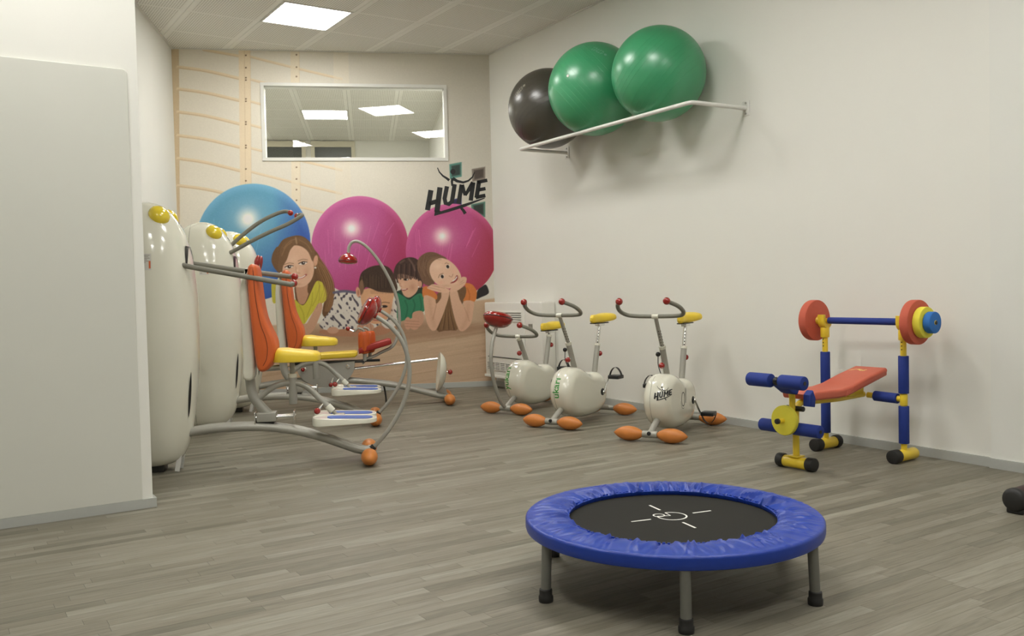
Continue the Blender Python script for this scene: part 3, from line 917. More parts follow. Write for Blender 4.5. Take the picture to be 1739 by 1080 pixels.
poly([(500, 230), (560, 340), (640, 450), (700, 560), (724, 680), (716, 790), (672, 890), (622, 945), (585, 905), (602, 820), (642, 740), (626, 640), (570, 550), (520, 520), (480, 580), (445, 690), (425, 640), (455, 500), (480, 400)], (108, 76, 46), tr=A, part=g1)
for k in range(22):
    o_ = k * 8.5
    line([(505 + o_ * .25, 300 + o_ * .2), (535 + o_ * .62, 430), (590 + o_ * .68, 570), (630 + o_ * .45, 720), (605 + o_ * .40, 880)], rr.uniform(4, 8), ((158, 114, 70), (84, 56, 34), (134, 94, 56), (176, 132, 84))[k % 4], tr=A, op=.55)
ellc(322, 395, 172, 228, (214, 170, 138), A, rot=-12, part=g1)
ellc(230, 480, 60, 60, (226, 166, 140), A, fall=True, op=.6); ellc(400, 440, 50, 50, (222, 160, 134), A, fall=True, op=.6)
ellc(270, 320, 110, 90, (226, 188, 158), A, fall=True, op=.6); ellc(420, 450, 70, 120, (188, 140, 108), A, fall=True, op=.6)
poly([(120, 300), (150, 170), (240, 100), (310, 110), (290, 160), (240, 220), (205, 320), (165, 390), (150, 450), (110, 420)], (118, 86, 56), tr=A)
poly([(290, 130), (380, 170), (440, 250), (480, 340), (510, 300), (490, 200), (420, 110), (330, 80)], (118, 86, 56), tr=A)
line([(300, 90), (310, 150)], 16, (176, 140, 104), tr=A, sm=False, op=.7, soft=2)
for q in ([(170, 200), (230, 130), (300, 100)], [(150, 280), (190, 190), (260, 130)], [(340, 110), (420, 160), (470, 240)]): line(q, 8, (150, 112, 74), tr=A, op=.7)
ellc(515, 335, 24, 60, (206, 154, 120), A, rot=8); ellc(512, 410, 12, 9, (240, 236, 226), A)
for ex, ey in ((228, 402), (378, 362)):
    ellc(ex, ey, 44, 17, (226, 212, 198), A, rot=-12, soft=.8); ellc(ex + 2, ey - 1, 20, 17, (54, 36, 28), A, soft=.8); line([(ex - 46, ey + 4), (ex, ey - 17), (ex + 44, ey - 12)], 9, (66, 44, 34), tr=A)
    ellc(ex + 7, ey - 6, 5, 5, (240, 236, 228), A, soft=.6); line([(ex - 40, ey + 24), (ex, ey + 26), (ex + 38, ey + 10)], 5, (184, 134, 106), tr=A, op=.6)
    line([(ex - 52, ey - 26), (ex, ey - 42), (ex + 48, ey - 36)], 9, (140, 100, 70), tr=A, op=.7)
line([(300, 400), (310, 460), (345, 470)], 9, (182, 130, 100), tr=A, op=.6, soft=1.5); ellc(318, 440, 18, 26, (234, 198, 168), A, fall=True)
line([(296, 524), (360, 520), (412, 486)], 20, (160, 80, 70), tr=A); line([(310, 520), (360, 516), (400, 494)], 9, (238, 230, 220), tr=A); line([(310, 532), (360, 528), (395, 512)], 8, (206, 132, 112), tr=A, op=.8)
ellc(330, 590, 60, 24, (190, 142, 110), A, fall=True, op=.7)
# --- child in the patterned shirt
Bq = (600, 380, 6.0); Bs = (430, 370, 4.14)
g2 = part_id('printed_child')
poly([(470, 790), (560, 785), (700, 760), (800, 770), (940, 760), (960, 800), (860, 830), (600, 832), (480, 815)], (172, 120, 88), tr=Bs, part=g2)
shirt = [(575, 530), (640, 520), (720, 520), (790, 600), (900, 700), (860, 770), (760, 780), (620, 782), (540, 792), (480, 775), (468, 740), (520, 680), (560, 610)]
shirt2 = [(960, 600), (1010, 575), (1032, 640), (1015, 740), (950, 780), (900, 740), (930, 660)]
def pat(x, y_):
    v = np.sin(x * .41 + 2.6 * np.sin(y_ * .23 + x * .05)) + np.sin(y_ * .37 + 2.9 * np.sin(x * .19 + 1)) + .8 * np.sin(x * .83 - y_ * .57 + 2 * np.sin(y_ * .11))
    return np.clip((v - .75) * 2, 0, 1)
for sh in (shirt, shirt2):
    poly(sh, (208, 198, 184), tr=Bs, part=g2); poly(sh, (70, 62, 72), tr=Bs, pattern=pat, op=.9)
line([(566, 525), (640, 515), (715, 525)], 18, (96, 92, 110), tr=Bs, soft=2)
poly([(80, 690), (180, 655), (260, 680), (390, 690), (425, 690), (405, 770), (392, 850), (370, 930), (310, 1000), (210, 1020), (130, 970), (85, 820)], (206, 154, 112), tr=Bq, part=g2)
ellc(190, 760, 90, 80, (224, 180, 140), Bq, fall=True, op=.6); ellc(380, 880, 50, 120, (176, 124, 86), Bq, fall=True, op=.5)
poly([(55, 640), (62, 560), (90, 490), (170, 440), (260, 422), (345, 435), (400, 490), (432, 580), (450, 650), (425, 700), (330, 700), (250, 690), (180, 660), (120, 650), (85, 720), (66, 690)], (66, 49, 38), tr=Bq, part=g2)
for k in range(26):
    x0 = 80 + k * 14; line([(x0, 660 - abs(k - 12) * 2), (x0 + rr.uniform(-8, 8), 560 - rr.uniform(0, 60))], 6, rr.choice(((104, 78, 58), (48, 36, 28), (88, 66, 48))), tr=Bq, op=.55, sm=False)
poly([(62, 600), (90, 570), (110, 640), (100, 700), (78, 730), (60, 680)], (150, 112, 80), tr=Bq, op=.7, soft=2)
for k in range(14):
    x0 = 180 + k * 18; line([(x0, 680), (x0 + rr.uniform(-4, 4), 712)], 6, (128, 92, 62), tr=Bq, op=.5, sm=False)
ellc(48, 695, 22, 52, (206, 150, 116), Bq, part=g2, rot=-8); ellc(50, 700, 10, 30, (160, 104, 78), Bq, op=.7)
for ex in (315,):
    ellc(ex, 842, 34, 14, (44, 32, 28), Bq, soft=.8); ellc(ex - 24, 842, 9, 8, (226, 214, 200), Bq, op=.8)
    line([(ex - 50, 815), (ex, 800), (ex + 52, 806)], 10, (120, 84, 58), tr=Bq, op=.8)
ellc(160, 870, 32, 13, (48, 36, 30), Bq, soft=.8); line([(110, 840), (160, 826), (205, 836)], 10, (120, 84, 58), tr=Bq, op=.8)
ellc(290, 915, 46, 34, (216, 152, 124), Bq, op=.7, soft=3); line([(190, 975), (250, 985), (300, 975)], 11, (160, 86, 74), tr=Bq)
ellc(560, 790, 40, 24, (196, 148, 118), Bs); ellc(790, 770, 60, 36, (190, 142, 112), Bs, part=g2)
for k in range(4): line([(745 + k * 26, 745), (755 + k * 26, 800)], 5, (150, 100, 78), tr=Bs, op=.6, sm=False)
# --- child in green
Cq = (660, 420, 7.2)
g3 = part_id('printed_child')
poly([(90, 540), (400, 480), (430, 620), (260, 720), (100, 640)], (40, 60, 48), tr=Cq, part=g3)
poly([(90, 560), (170, 590), (250, 640), (320, 590), (390, 560), (430, 620), (440, 770), (380, 790), (310, 795), (290, 860), (210, 885), (110, 895), (100, 700)], (48, 122, 86), tr=Cq, part=g3)
for q in ([(200, 650), (230, 740), (210, 860)], [(300, 640), (320, 720), (280, 840)], [(380, 600), (400, 700), (390, 780)]): line(q, 16, (30, 84, 58), tr=Cq, op=.55, soft=2)
poly([(300, 795), (410, 780), (430, 880), (390, 960), (330, 960), (290, 880)], (192, 144, 114), tr=Cq, part=g3)
for cx_, cy_, rx_, ry_ in ((235, 930, 42, 78), (315, 935, 64, 74)):
    ellc(cx_, cy_, rx_, ry_, (196, 146, 116), Cq, part=g3)
    for k in range(3): line([(cx_ - rx_ + 8, cy_ - 34 + k * 34), (cx_ + rx_ - 10, cy_ - 28 + k * 34)], 6, (150, 102, 78), tr=Cq, op=.7, sm=False)
poly([(60, 330), (75, 250), (110, 190), (180, 140), (260, 120), (330, 135), (375, 180), (405, 280), (425, 420), (400, 500), (370, 520), (330, 480), (120, 440), (95, 400)], (70, 50, 42), tr=Cq, part=g3)
poly([(112, 330), (200, 330), (260, 350), (330, 370), (365, 420), (365, 490), (330, 560), (260, 612), (210, 604), (175, 570), (150, 500), (118, 420)], (208, 160, 128), tr=Cq, part=g3)
ellc(290, 490, 70, 90, (178, 126, 98), Cq, fall=True, op=.7); ellc(170, 460, 40, 60, (226, 184, 154), Cq, fall=True, op=.6)
for k in range(12): line([(110 + k * 21, 200 + abs(6 - k) * 5), (104 + k * 21, 372 + (k % 3) * 8)], 17, ((70, 50, 42), (86, 62, 52), (56, 40, 34))[k % 3], tr=Cq, op=.95)
line([(245, 140), (290, 200), (320, 280)], 16, (150, 118, 100), tr=Cq, op=.55, soft=3); line([(140, 190), (190, 160)], 14, (140, 110, 94), tr=Cq, op=.5, soft=3, sm=False)
ellc(212, 394, 30, 13, (46, 34, 30), Cq, soft=.8); ellc(228, 395, 8, 7, (226, 218, 206), Cq)
line([(140, 440), (135, 470), (160, 478)], 8, (170, 116, 92), tr=Cq, op=.7)
line([(152, 516), (190, 524), (228, 508)], 13, (150, 74, 66), tr=Cq); line([(162, 514), (212, 512)], 6, (232, 222, 210), tr=Cq, sm=False)
ellc(382, 450, 26, 44, (200, 148, 118), Cq); ellc(366, 484, 8, 7, (236, 232, 226), Cq)
# --- child in orange
g4 = part_id('printed_child')
poly([(1070, 630), (1085, 530), (1140, 480), (1185, 455), (1215, 500), (1220, 565), (1130, 610)], (44, 40, 40), tr=Cq)
poly([(350, 260), (352, 170), (400, 100), (480, 60), (560, 62), (640, 95), (710, 140), (650, 200), (560, 420), (560, 470), (480, 470), (415, 430), (378, 330)], (112, 82, 60), tr=Cq, part=g4)
poly([(600, 560), (740, 540), (830, 520), (900, 480), (960, 500), (940, 640), (890, 720), (850, 990), (760, 1015), (680, 1020), (590, 1015), (560, 760)], (116, 84, 54), tr=Cq, part=g4)
for k in range(14):
    x0 = 620 + k * 18; line([(730 + (k - 7) * 6, 570), (725 + (k - 7) * 9, 780), (x0 - 10 + (k - 7) * 4, 1005)], 9, ((148, 110, 68), (84, 58, 38), (132, 96, 58))[k % 3], tr=Cq, op=.7)
poly([(415, 500), (470, 475), (560, 545), (595, 600), (575, 640), (480, 600), (420, 610)], (206, 118, 48), tr=Cq, part=g4)
poly([(930, 440), (1010, 448), (1060, 500), (1078, 560), (1050, 664), (915, 656), (935, 600), (950, 520)], (206, 118, 48), tr=Cq, part=g4)
line([(960, 500), (990, 580), (985, 650)], 14, (166, 86, 30), tr=Cq, op=.5, soft=2)
poly([(432, 590), (560, 625), (582, 690), (640, 620), (650, 540), (740, 510), (735, 600), (700, 720), (650, 860), (590, 990), (560, 1018), (520, 1010), (470, 930), (440, 780)], (210, 166, 134), tr=Cq, part=g4)
poly([(748, 540), (830, 520), (870, 640), (930, 740), (912, 660), (1037, 662), (1030, 800), (1010, 920), (950, 1000), (890, 1027), (850, 990), (800, 850), (765, 690)], (210, 166, 134), tr=Cq, part=g4)
for q in ([(500, 640), (520, 800), (560, 960)], [(970, 700), (960, 850), (900, 990)]): line(q, 40, (186, 138, 106), tr=Cq, op=.4, soft=6)
line([(585, 690), (560, 800), (540, 880)], 10, (172, 124, 94), tr=Cq, op=.6, soft=2); line([(925, 740), (960, 820), (985, 900)], 10, (172, 124, 94), tr=Cq, op=.5, soft=2)
poly([(480, 280), (500, 190), (560, 145), (640, 130), (720, 150), (800, 210), (860, 290), (888, 370), (872, 430), (800, 475), (740, 505), (680, 485), (600, 455), (550, 410), (505, 340)], (222, 180, 148), tr=Cq, part=g4)
ellc(600, 230, 110, 80, (236, 202, 174), Cq, fall=True, op=.6); ellc(700, 470, 120, 30, (190, 142, 110), Cq, fall=True, op=.5)
poly([(470, 300), (470, 200), (520, 140), (620, 110), (720, 150), (640, 130), (560, 160), (510, 220), (500, 300), (530, 390), (500, 370)], (126, 94, 68), tr=Cq)
ellc(800, 290, 60, 60, (230, 170, 144), Cq, fall=True, op=.6); ellc(640, 430, 60, 40, (222, 160, 134), Cq, fall=True, op=.6); ellc(860, 390, 40, 70, (188, 136, 108), Cq, fall=True, op=.5)
for ex, ey in ((722, 236), (655, 357)):
    ellc(ex, ey, 27, 22, (238, 228, 216), Cq, rot=-50, op=.8); ellc(ex, ey, 18, 22, (50, 36, 30), Cq, rot=-20, soft=.8)
line([(690, 200), (706, 190), (735, 205)], 7, (130, 92, 66), tr=Cq, op=.8); line([(610, 370), (625, 335), (665, 318)], 8, (130, 92, 66), tr=Cq, op=.8)
line([(740, 350), (770, 362), (785, 330)], 11, (186, 132, 106), tr=Cq, op=.8)
poly([(752, 438), (800, 402), (826, 345), (846, 350), (842, 395), (800, 432)], (150, 62, 58), tr=Cq); line([(785, 412), (815, 390), (832, 362)], 11, (238, 232, 222), tr=Cq)
poly([(468, 495), (500, 470), (545, 450), (640, 470), (722, 508), (735, 550), (650, 555), (560, 535), (500, 515)], (218, 174, 142), tr=Cq, part=g4)
poly([(748, 520), (790, 465), (870, 432), (892, 365), (950, 370), (945, 432), (910, 480), (835, 532), (760, 550)], (216, 172, 140), tr=Cq, part=g4)
for q in ([(480, 490), (560, 505), (640, 530)], [(530, 465), (620, 490)], [(880, 430), (915, 400)], [(870, 455), (925, 425)], [(560, 470), (680, 500)]): line(q, 6, (174, 126, 98), tr=Cq, op=.6, sm=False)

rh = random.Random(21)
for k in range(46):                                   # loose strands of the long-haired child
    x0 = rh.uniform(440, 600); y0 = rh.uniform(220, 420)
    line([(x0, y0), (x0 + rh.uniform(30, 70), y0 + 150), (x0 + rh.uniform(50, 110), y0 + 300), (x0 + rh.uniform(20, 80), y0 + 430)], rh.uniform(2, 4.5), rh.choice(((164, 120, 78), (88, 60, 38), (140, 100, 62))), tr=A, op=.35) if y0 > 300 - (x0 - 560) else None
for k in range(30):
    x0 = rh.uniform(370, 520); y0 = rh.uniform(90, 240)
    line([(x0, y0), (x0 - 14, y0 + 90), (x0 + 10, y0 + 170)], rh.uniform(3, 6), rh.choice(((150, 114, 84), (84, 60, 44), (134, 100, 74))), tr=Cq, op=.4) if x0 < 470 else line([(x0, y0 * .6 + 40), (x0 + 60, y0 * .4 + 60), (x0 + 140, y0 * .3 + 90)], rh.uniform(3, 6), rh.choice(((150, 114, 84), (96, 70, 52))), tr=Cq, op=.35)
grain = np.random.RandomState(4).normal(0, 1, PX.shape)
grain = (grain + np.roll(grain, 1, 0) + np.roll(grain, 1, 1)) / 1.7
COLR = COLR + grain[..., None] * 1.2
COLR = np.clip(COLR, 2, 255) / 255.0
LIN = np.where(COLR <= 0.04045, COLR / 12.92, ((COLR + 0.055) / 1.055) ** 2.4)
PRINT_GAIN = np.array((1.14, 1.15, 1.18))
LIN = LIN * 0.92 + LIN.mean(axis=2, keepdims=True) * 0.08
LIN = np.clip(LIN * PRINT_GAIN, 0, 0.92)

mural = thing('wall_mural', 'photo wallpaper of children lying before blue and pink exercise balls', 'mural', PB, RB)
cell_pid = PID[:-1, :-1]
cu_, cz_ = (UU[:-1, :-1] + RES / 2), (ZZ[:-1, :-1] + RES / 2)
open_ = (cu_ > WU0) & (cu_ < WU1) & (cz_ > WZ0) & (cz_ < WZ1)
for pid, nm in enumerate(PARTS):
    msk = (cell_pid == pid) & ~open_
    jj, ii = np.where(msk)
    if len(jj) == 0: continue
    W1 = nu + 1
    a = jj * W1 + ii
    q = np.stack([a, a + 1, a + 1 + W1, a + W1], 1)
    used, inv = np.unique(q, return_inverse=True)
    q = inv.reshape(q.shape)
    co = np.zeros((len(used), 3), np.float32)
    co[:, 0] = UU.ravel()[used]; co[:, 1] = -0.0012; co[:, 2] = ZZ.ravel()[used]
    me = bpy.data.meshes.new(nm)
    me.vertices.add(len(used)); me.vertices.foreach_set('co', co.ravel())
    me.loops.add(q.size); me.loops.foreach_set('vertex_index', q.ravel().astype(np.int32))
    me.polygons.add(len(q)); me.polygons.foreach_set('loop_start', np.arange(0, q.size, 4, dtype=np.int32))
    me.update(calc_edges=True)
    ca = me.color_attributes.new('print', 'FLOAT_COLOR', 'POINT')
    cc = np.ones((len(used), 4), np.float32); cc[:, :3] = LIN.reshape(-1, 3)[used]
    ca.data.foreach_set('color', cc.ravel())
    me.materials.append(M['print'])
    o = bpy.data.objects.new(nm, me); COL.objects.link(o); o.parent = mural
    lb = {'printed_blue_ball': 'big light blue ball in the print'}.get(nm)
    if lb: o['label'] = lb
for nm, o_lab in ((g1, 'printed child with long hair and yellow shirt'), (g2, 'printed child with short dark hair and patterned shirt'), (g3, 'printed child with dark fringe and green shirt'), (g4, 'printed child with head tilted on hands, orange shirt')):
    pass
kids = [c for c in mural.children if c.name.startswith('printed_child')]
for o, lb in zip(kids, ('printed child with long hair and yellow shirt', 'printed child with short hair and patterned shirt', 'printed child with dark fringe and green shirt', 'printed child with chin on hands and orange shirt')):
    o['label'] = lb
# black word mark on the mural
vs, fs = HUME
b = MB(); pts = []
for v in vs:
    x, y_ = 560 + (725 + v.x * 355) / 3.376, 80 + (830 - v.y * 355) / 3.376
    u, z = uz(x, y_); pts.append((u, -0.0022, z))
me = bpy.data.meshes.new('word_mark'); me.from_pydata(pts, [], fs); me.update()
o = link('word_mark', me, 'print_black', mural, smooth=False); o['label'] = 'black HUME word mark with a leaping figure'

# ================================================================== EXERCISE BALLS ON THE WALL RACK
def wall_r(y):           # point of the right wall at a given y
    t = (y - PR.y) / DR.y
    return PR + DR * t
pb_ = wall_r(4.255); RANG = math.atan2(NR.y, NR.x)
RINV = (Matrix.Translation(pb_) @ Matrix.Rotation(RANG, 4, 'Z')).inverted()
rack = thing('ball_rack', 'white tube rack on the right wall holding three exercise balls', 'rack', (pb_.x, pb_.y, 0), RANG)
OFF, ZR = 0.50, 2.185
pa, pb = wall_r(6.40), wall_r(4.255)
ca, cb = pa - NR * OFF, pb - NR * OFF
def rz(p, z=ZR): return V(p.x, p.y, z)
def corner(p, a, b_, r=0.05):
    return [p + (a - p).normalized() * r, p + ((a - p).normalized() + (b_ - p).normalized()) * r * 0.22, p + (b_ - p).normalized() * r]
k1 = corner(rz(ca), rz(pa), rz(cb)); k2 = corner(rz(cb), rz(ca), rz(pb))
path = [rz(pa - NR * .002)] + k1 + k2 + [rz(pb - NR * .002)]
full = [path[0]] + [path[0].lerp(path[1], t) for t in (.5,)] + smooth_path(k1, 5) + smooth_path(k2, 5) + [path[-1]]
MB().tube(full, 0.0145, seg=14, straight=True).move(RINV).build('rack_tube', 'white_metal', rack)
for p in (pa, pb):
    m = MB(); q = p
    m.box((-0.006, -0.032, -0.05), (-0.0008, 0.032, 0.05), bev=0.002)
    ang = math.atan2(NR.y, NR.x)
    m.move(RINV @ Matrix.Translation(rz(q)) @ Matrix.Rotation(ang, 4, 'Z'))
    br = m.build('wall_bracket', 'white_metal', rack)
    for dz in (-0.036, 0.036):
        MB().cyl((-0.0105, 0, dz), (-0.0058, 0, dz), 0.0075, 10).move(RINV @ Matrix.Translation(rz(q)) @ Matrix.Rotation(ang, 4, 'Z')).build('bolt', 'plate_grey', br)
def gym_ball(name, label, y_, off, z, R, material, pale, lab, rot, ax0):
    p = wall_r(y_) - NR * off
    t = thing(name, label, 'ball', (p.x, p.y, z), rot, 'exercise balls on the wall rack')
    m = MB().ball((0, 0, 0), R, 56, 40, axis=ax0)
    m.build('ball_skin', material, t)
    bv = m.bvh()
    # moulded ridge rings around the ball
    ax = ax0.normalized()
    up = V(0, 0, 1) if abs(ax.z) < 0.9 else V(1, 0, 0)
    A = (up - ax * up.dot(ax)).normalized(); B_ = ax.cross(A)
    m2 = MB()
    for h in (-0.62, -0.52, -0.42, -0.32, -0.22, -0.12, 0.12, 0.22, 0.32, 0.42):
        rr_ = math.sqrt(1 - h * h) * R
        m2.tube([ax * h * R + (A * math.cos(2 * math.pi * k / 72) + B_ * math.sin(2 * math.pi * k / 72)) * (rr_ - 0.0006) for k in range(73)], 0.0011, seg=5, straight=True, caps=False)
    m2.build('moulded_ridges', material, t)
    return t, bv
g2b, bv2 = gym_ball('exercise_ball', 'green exercise ball nearest the front, at the right end of the rack', 4.765, 0.336, 2.4935, 0.333, 'green_ball', None, None, 0.0, V(-.45,.55,.7))
g1b, bv1 = gym_ball('exercise_ball', 'green exercise ball in the middle between black and green ones', 5.50, 0.360, 2.53, 0.357, 'green_ball', None, None, 0.0, V(.5,-.5,.6))
g0b, bv0 = gym_ball('exercise_ball', 'black exercise ball at the left end of the rack', 6.19, 0.338, 2.507, 0.334, 'black_ball', None, None, 0.0, V(.2,.6,.75))
# faded prints and valve plugs
def ball_print3d(t, bv, name, material, dirv, sx, sy, rot, disc=None):
    R_ = Matrix.Rotation(-t.rotation_euler.z, 3, 'Z')
    d = (R_ @ Vector(dirv)).normalized()
    up = R_ @ V(0, 0, 1)
    xd = up.cross(d).normalized(); yd = d.cross(xd)
    c, s = math.cos(rot), math.sin(rot)
    x2, y2 = xd * c + yd * s, -xd * s + yd * c
    parts_ = []
    n_ = 5
    for k in range(n_):
        x0 = -sx + 2 * sx * k / n_
        for r_ in (0, 1):
            y0 = -sy + r_ * sy * 1.05
            parts_.append(stroke_poly([(x0, y0), (x0, y0 + sy * .8)], sx * .09)); parts_.append(stroke_poly([(x0, y0 + sy * .8 * ((k + r_) % 3) / 2), (x0 + sx * .26, y0 + sy * .8 * ((k + r_ + 1) % 3) / 2)], sx * .09))
    if disc:
        parts_.append(([Vector((sx * 1.25 + disc * math.cos(a), disc * math.sin(a), 0)) for a in [i * math.pi / 8 for i in range(16)]], [tuple(range(16))]))
    vs_, fs_ = merge(parts_)
    decal(name, vs_, fs_, material, t, bv, V(0, 0, 0), x2, y2, -d, lift=0.0008)
ball_print3d(g1b, bv1, 'faded_print', 'green_ball_pale', (-0.39, -0.67, 0.64), 0.05, 0.025, -0.75, disc=0.011)
ball_print3d(g0b, bv0, 'faded_print', 'black_ball_pale', (-0.93, -0.12, 0.34), 0.045, 0.022, 0.8, disc=0.012)
R_ = Matrix.Rotation(-g1b.rotation_euler.z, 3, 'Z'); d = (R_ @ V(-0.9, -0.3, 0.12)).normalized()
MB().cyl(d * 0.352, d * 0.360, 0.011, 14, bev=0.002).build('valve_plug', 'print_white', g1b)

# ================================================================== FAN CONVECTOR ON THE RIGHT WALL
yc0, yc1 = 6.64, 7.70
pv = wall_r(yc0)
ang = math.atan2(-DR.y, -DR.x)         # local x runs along the wall, away from the viewer
conv = thing('wall_convector', 'white wall-mounted fan convector with grilles behind the bikes', 'heater', (pv.x, pv.y, 0.13), ang)
# local +y points into the room
LYC = (yc1 - yc0)
sgn = 1 if (Matrix.Rotation(ang, 3, 'Z') @ V(0, 1, 0)).dot(-NR) > 0 else -1
def cb_(x0, x1, d0, d1, z0, z1, bev=0.0):
    y0, y1 = sgn * d0, sgn * d1
    return MB().box((x0, min(y0, y1), z0), (x1, max(y0, y1), z1), bev=bev)
cb_(0.30, LYC, 0.001, 0.15, 0.0, 0.73, bev=0.012).build('cabinet', 'cabinet', conv)
cb_(0.0, 0.295, 0.001, 0.15, 0.0, 0.735, bev=0.012).build('end_cabinet', 'cabinet', conv)
cb_(0.02, LYC, 0.15, 0.166, -0.015, 0.01, bev=0.004).build('lower_lip', 'cabinet', conv)
gr = cb_(0.36, LYC - 0.04, 0.149, 0.152, 0.06, 0.14).build('lower_grille', 'slot_dark', conv)
for k in range(6): cb_(0.35, LYC - 0.03, 0.15, 0.158, 0.058 + k * 0.0148, 0.066 + k * 0.0148, 0.001).build('grille_slat', 'cabinet', gr)
for k in range(7): cb_(0.37 + k * 0.098, 0.378 + k * 0.098, 0.15, 0.157, 0.06, 0.14).build('grille_bar', 'cabinet', gr)
gr = cb_(0.36, LYC - 0.04, 0.149, 0.152, 0.55, 0.64).build('upper_grille', 'slot_dark', conv)
for k in range(5): cb_(0.35, LYC - 0.03, 0.15, 0.160, 0.548 + k * 0.0205, 0.561 + k * 0.0205, 0.001).build('grille_slat', 'cabinet', gr)
cb_(0.36, LYC - 0.06, 0.149, 0.153, 0.185, 0.195).build('air_slot', 'slot_dark', conv)
cb_(0.16, 0.23, 0.150, 0.152, 0.47, 0.53).build('type_plate', 'print_grey', conv)
cb_(0.25, 0.28, 0.150, 0.156, 0.69, 0.72, 0.002).build('control_knob', 'black_plastic', conv)

# ================================================================== EXERCISE BIKES
def bike(name, label, loc, heading, bar_z, seat_z, crank_deg, decor, red_pad=False, cable=True):
    t = thing(name, label, 'exercise bike', loc, math.pi / 2 - heading, 'white exercise bikes with orange feet')
    # body
    prof = smooth_closed([(.078, .235), (.095, .312), (.145, .380), (.225, .412), (.310, .405), (.385, .375), (.435, .352), (.48, .344), (.54, .352), (.595, .346), (.645, .31), (.672, .25), (.674, .185), (.652, .12), (.60, .072), (.52, .048), (.40, .040), (.28, .047), (.18, .078), (.11, .140)], 4)
    bd = MB().prism(prof, -0.095, 0.095, bev=0.070, steps=8)
    body = bd.build('body', 'white_plastic', t); bv = bd.bvh()
    # seam round the front lobe
    seam_pts = []
    for k in range(40):
        a = -math.pi * 0.5 + math.pi * k / 39
        h, nr_, _, _ = bv.ray_cast(V(-.02, 0.030, .23 + .17 * math.sin(a)), V(1, 0, 0), 0.6)
        if h is not None: seam_pts.append(h + nr_ * 0.0)
    if len(seam_pts) > 3: MB().tube(seam_pts, 0.0011, seg=5, straight=True).build('body_seam', 'seam', body)
    # front foot bar
    MB().tube([(0, 0, .05), (.06, 0, .085), (.20, 0, .16)], 0.021, seg=14).build('front_tube', 'grey_tube', t)
    fb = MB().cyl((0, -.05, .05), (0, .05, .05), 0.023, 16, bev=.004).build('front_bar', 'grey_tube', t)
    for s in (-1, 1): MB().football((0, s * .143, .0485), (0, 1, 0), .108, .047, p=1.2).build('foot', 'orange_rubber', t)
    if not red_pad: MB().cyl((-.028, 0, .058), (-.008, 0, .055), 0.013, 14, bev=.003).build('screw_knob', 'black_plastic', fb)
    # rear foot bar
    MB().tube([(.55, 0, .13), (.66, 0, .08), (.80, 0, .052)], 0.021, seg=14).build('rear_tube', 'grey_tube', t)
    MB().cyl((.80, -.06, .052), (.80, .06, .052), 0.021, 16, bev=.004).build('rear_bar', 'grey_tube', t)
    for s in (-1, 1): MB().football((.80, s * .150, .0485), (0, 1, 0), .108, .047, p=1.2).build('foot', 'orange_rubber', t)
    # handlebar column
    c0, c1, c2 = V(.335, 0, .36), V(.2415, 0, .585), V(.126 if bar_z > .7 else .20, 0, bar_z)
    if bar_z < .7: c1 = c0.lerp(c2, .93)
    MB().tube([c0, c1], .0205, seg=16).build('column', 'grey_tube', t)
    MB().tube([c0.lerp(c1, .97), c1 + (c1 - c0).normalized() * .012], .0225, seg=16).build('column_collar', 'white_plastic', t)
    ip = MB().tube([c1, c2], .0135, seg=14).build('inner_column', 'grey_tube', t)
    if bar_z > .7:
        for k in range(6):
            q = c1.lerp(c2, .08 + .09 * k); MB().cyl(q + V(-.0135, -.004, 0), q + V(-.015, -.004, 0), .004, 10).build('pin_hole', 'black_plastic', ip)
            MB().cyl(q + V(0, -.0133, 0), q + V(0, -.0146, 0), .0042, 10).build('pin_hole', 'black_plastic', ip)
    kn = MB().cyl(c0.lerp(c1, .55), c0.lerp(c1, .55) + V(-.045, 0, -.012), .007, 10).build('adjusting_pin', 'chrome', t)
    MB().ball(c0.lerp(c1, .55) + V(-.056, 0, -.016), .0205).build('knob', 'red_plastic', kn)
    if cable:
        q = c0.lerp(c1, .8)
        cb1 = MB().ball(q + V(-.02, .03, .0), .016, sc=.012, axis=(1, .3, 0)).build('tension_dial', 'black_plastic', t)
        MB().tube([q + V(-.02, .03, -.01), q + V(-.02, .028, -.08), q + V(.03, .02, -.16), q + V(.06, .015, -.2)], .0028, seg=6).build('cable', 'black_rubber', cb1)
    # handlebar
    hz = c2
    half = [(0, 0, 0), (0, .06, 0), (-.002, .13, .002), (-.02, .186, .010), (-.07, .212, .034), (-.135, .203, .068), (-.205, .165, .098)]
    pts = [hz + V(x, -y_, z) for x, y_, z in reversed(half)] + [hz + V(x, y_, z) for x, y_, z in half[1:]]
    MB().tube(pts, .0135, seg=14, smooth=6).build('handlebar', 'grip', t)
    MB().cyl(hz + V(0, -.022, 0), hz + V(0, .022, 0), .0165, 16, bev=.002).build('handlebar_clamp', 'white_plastic', t)
    for s in (-1, 1): MB().ball(hz + V(-.215, s * .158, .102), .0235).build('grip_knob', 'red_plastic', t)
    # saddle column
    s0, s2 = V(.605, 0, .33), V(.700 if seat_z > .68 else .68, 0, seat_z - .02)
    s1 = s0.lerp(s2, .60 if seat_z > .68 else .9)
    MB().tube([s0, s1], .0205, seg=16).build('saddle_column', 'grey_tube', t)
    MB().tube([s0.lerp(s1, .97), s1 + (s1 - s0).normalized() * .01], .0225, seg=16).build('column_collar', 'white_plastic', t)
    sp = MB().tube([s1, s2], .0135, seg=14).build('saddle_post', 'chrome', t)
    for k in range(5):
        q = s1.lerp(s2, .15 + .15 * k); MB().cyl(q + V(-.012, -.006, 0), q + V(-.0145, -.006, 0), .004, 10).build('pin_hole', 'black_plastic', sp)
    pn = MB().cyl(s0.lerp(s1, .72), s0.lerp(s1, .72) + V(.04, 0, -.005), .007, 10).build('adjusting_pin', 'chrome', t)
    MB().ball(s0.lerp(s1, .72) + V(.05, 0, -.006), .0205).build('knob', 'red_plastic', pn)
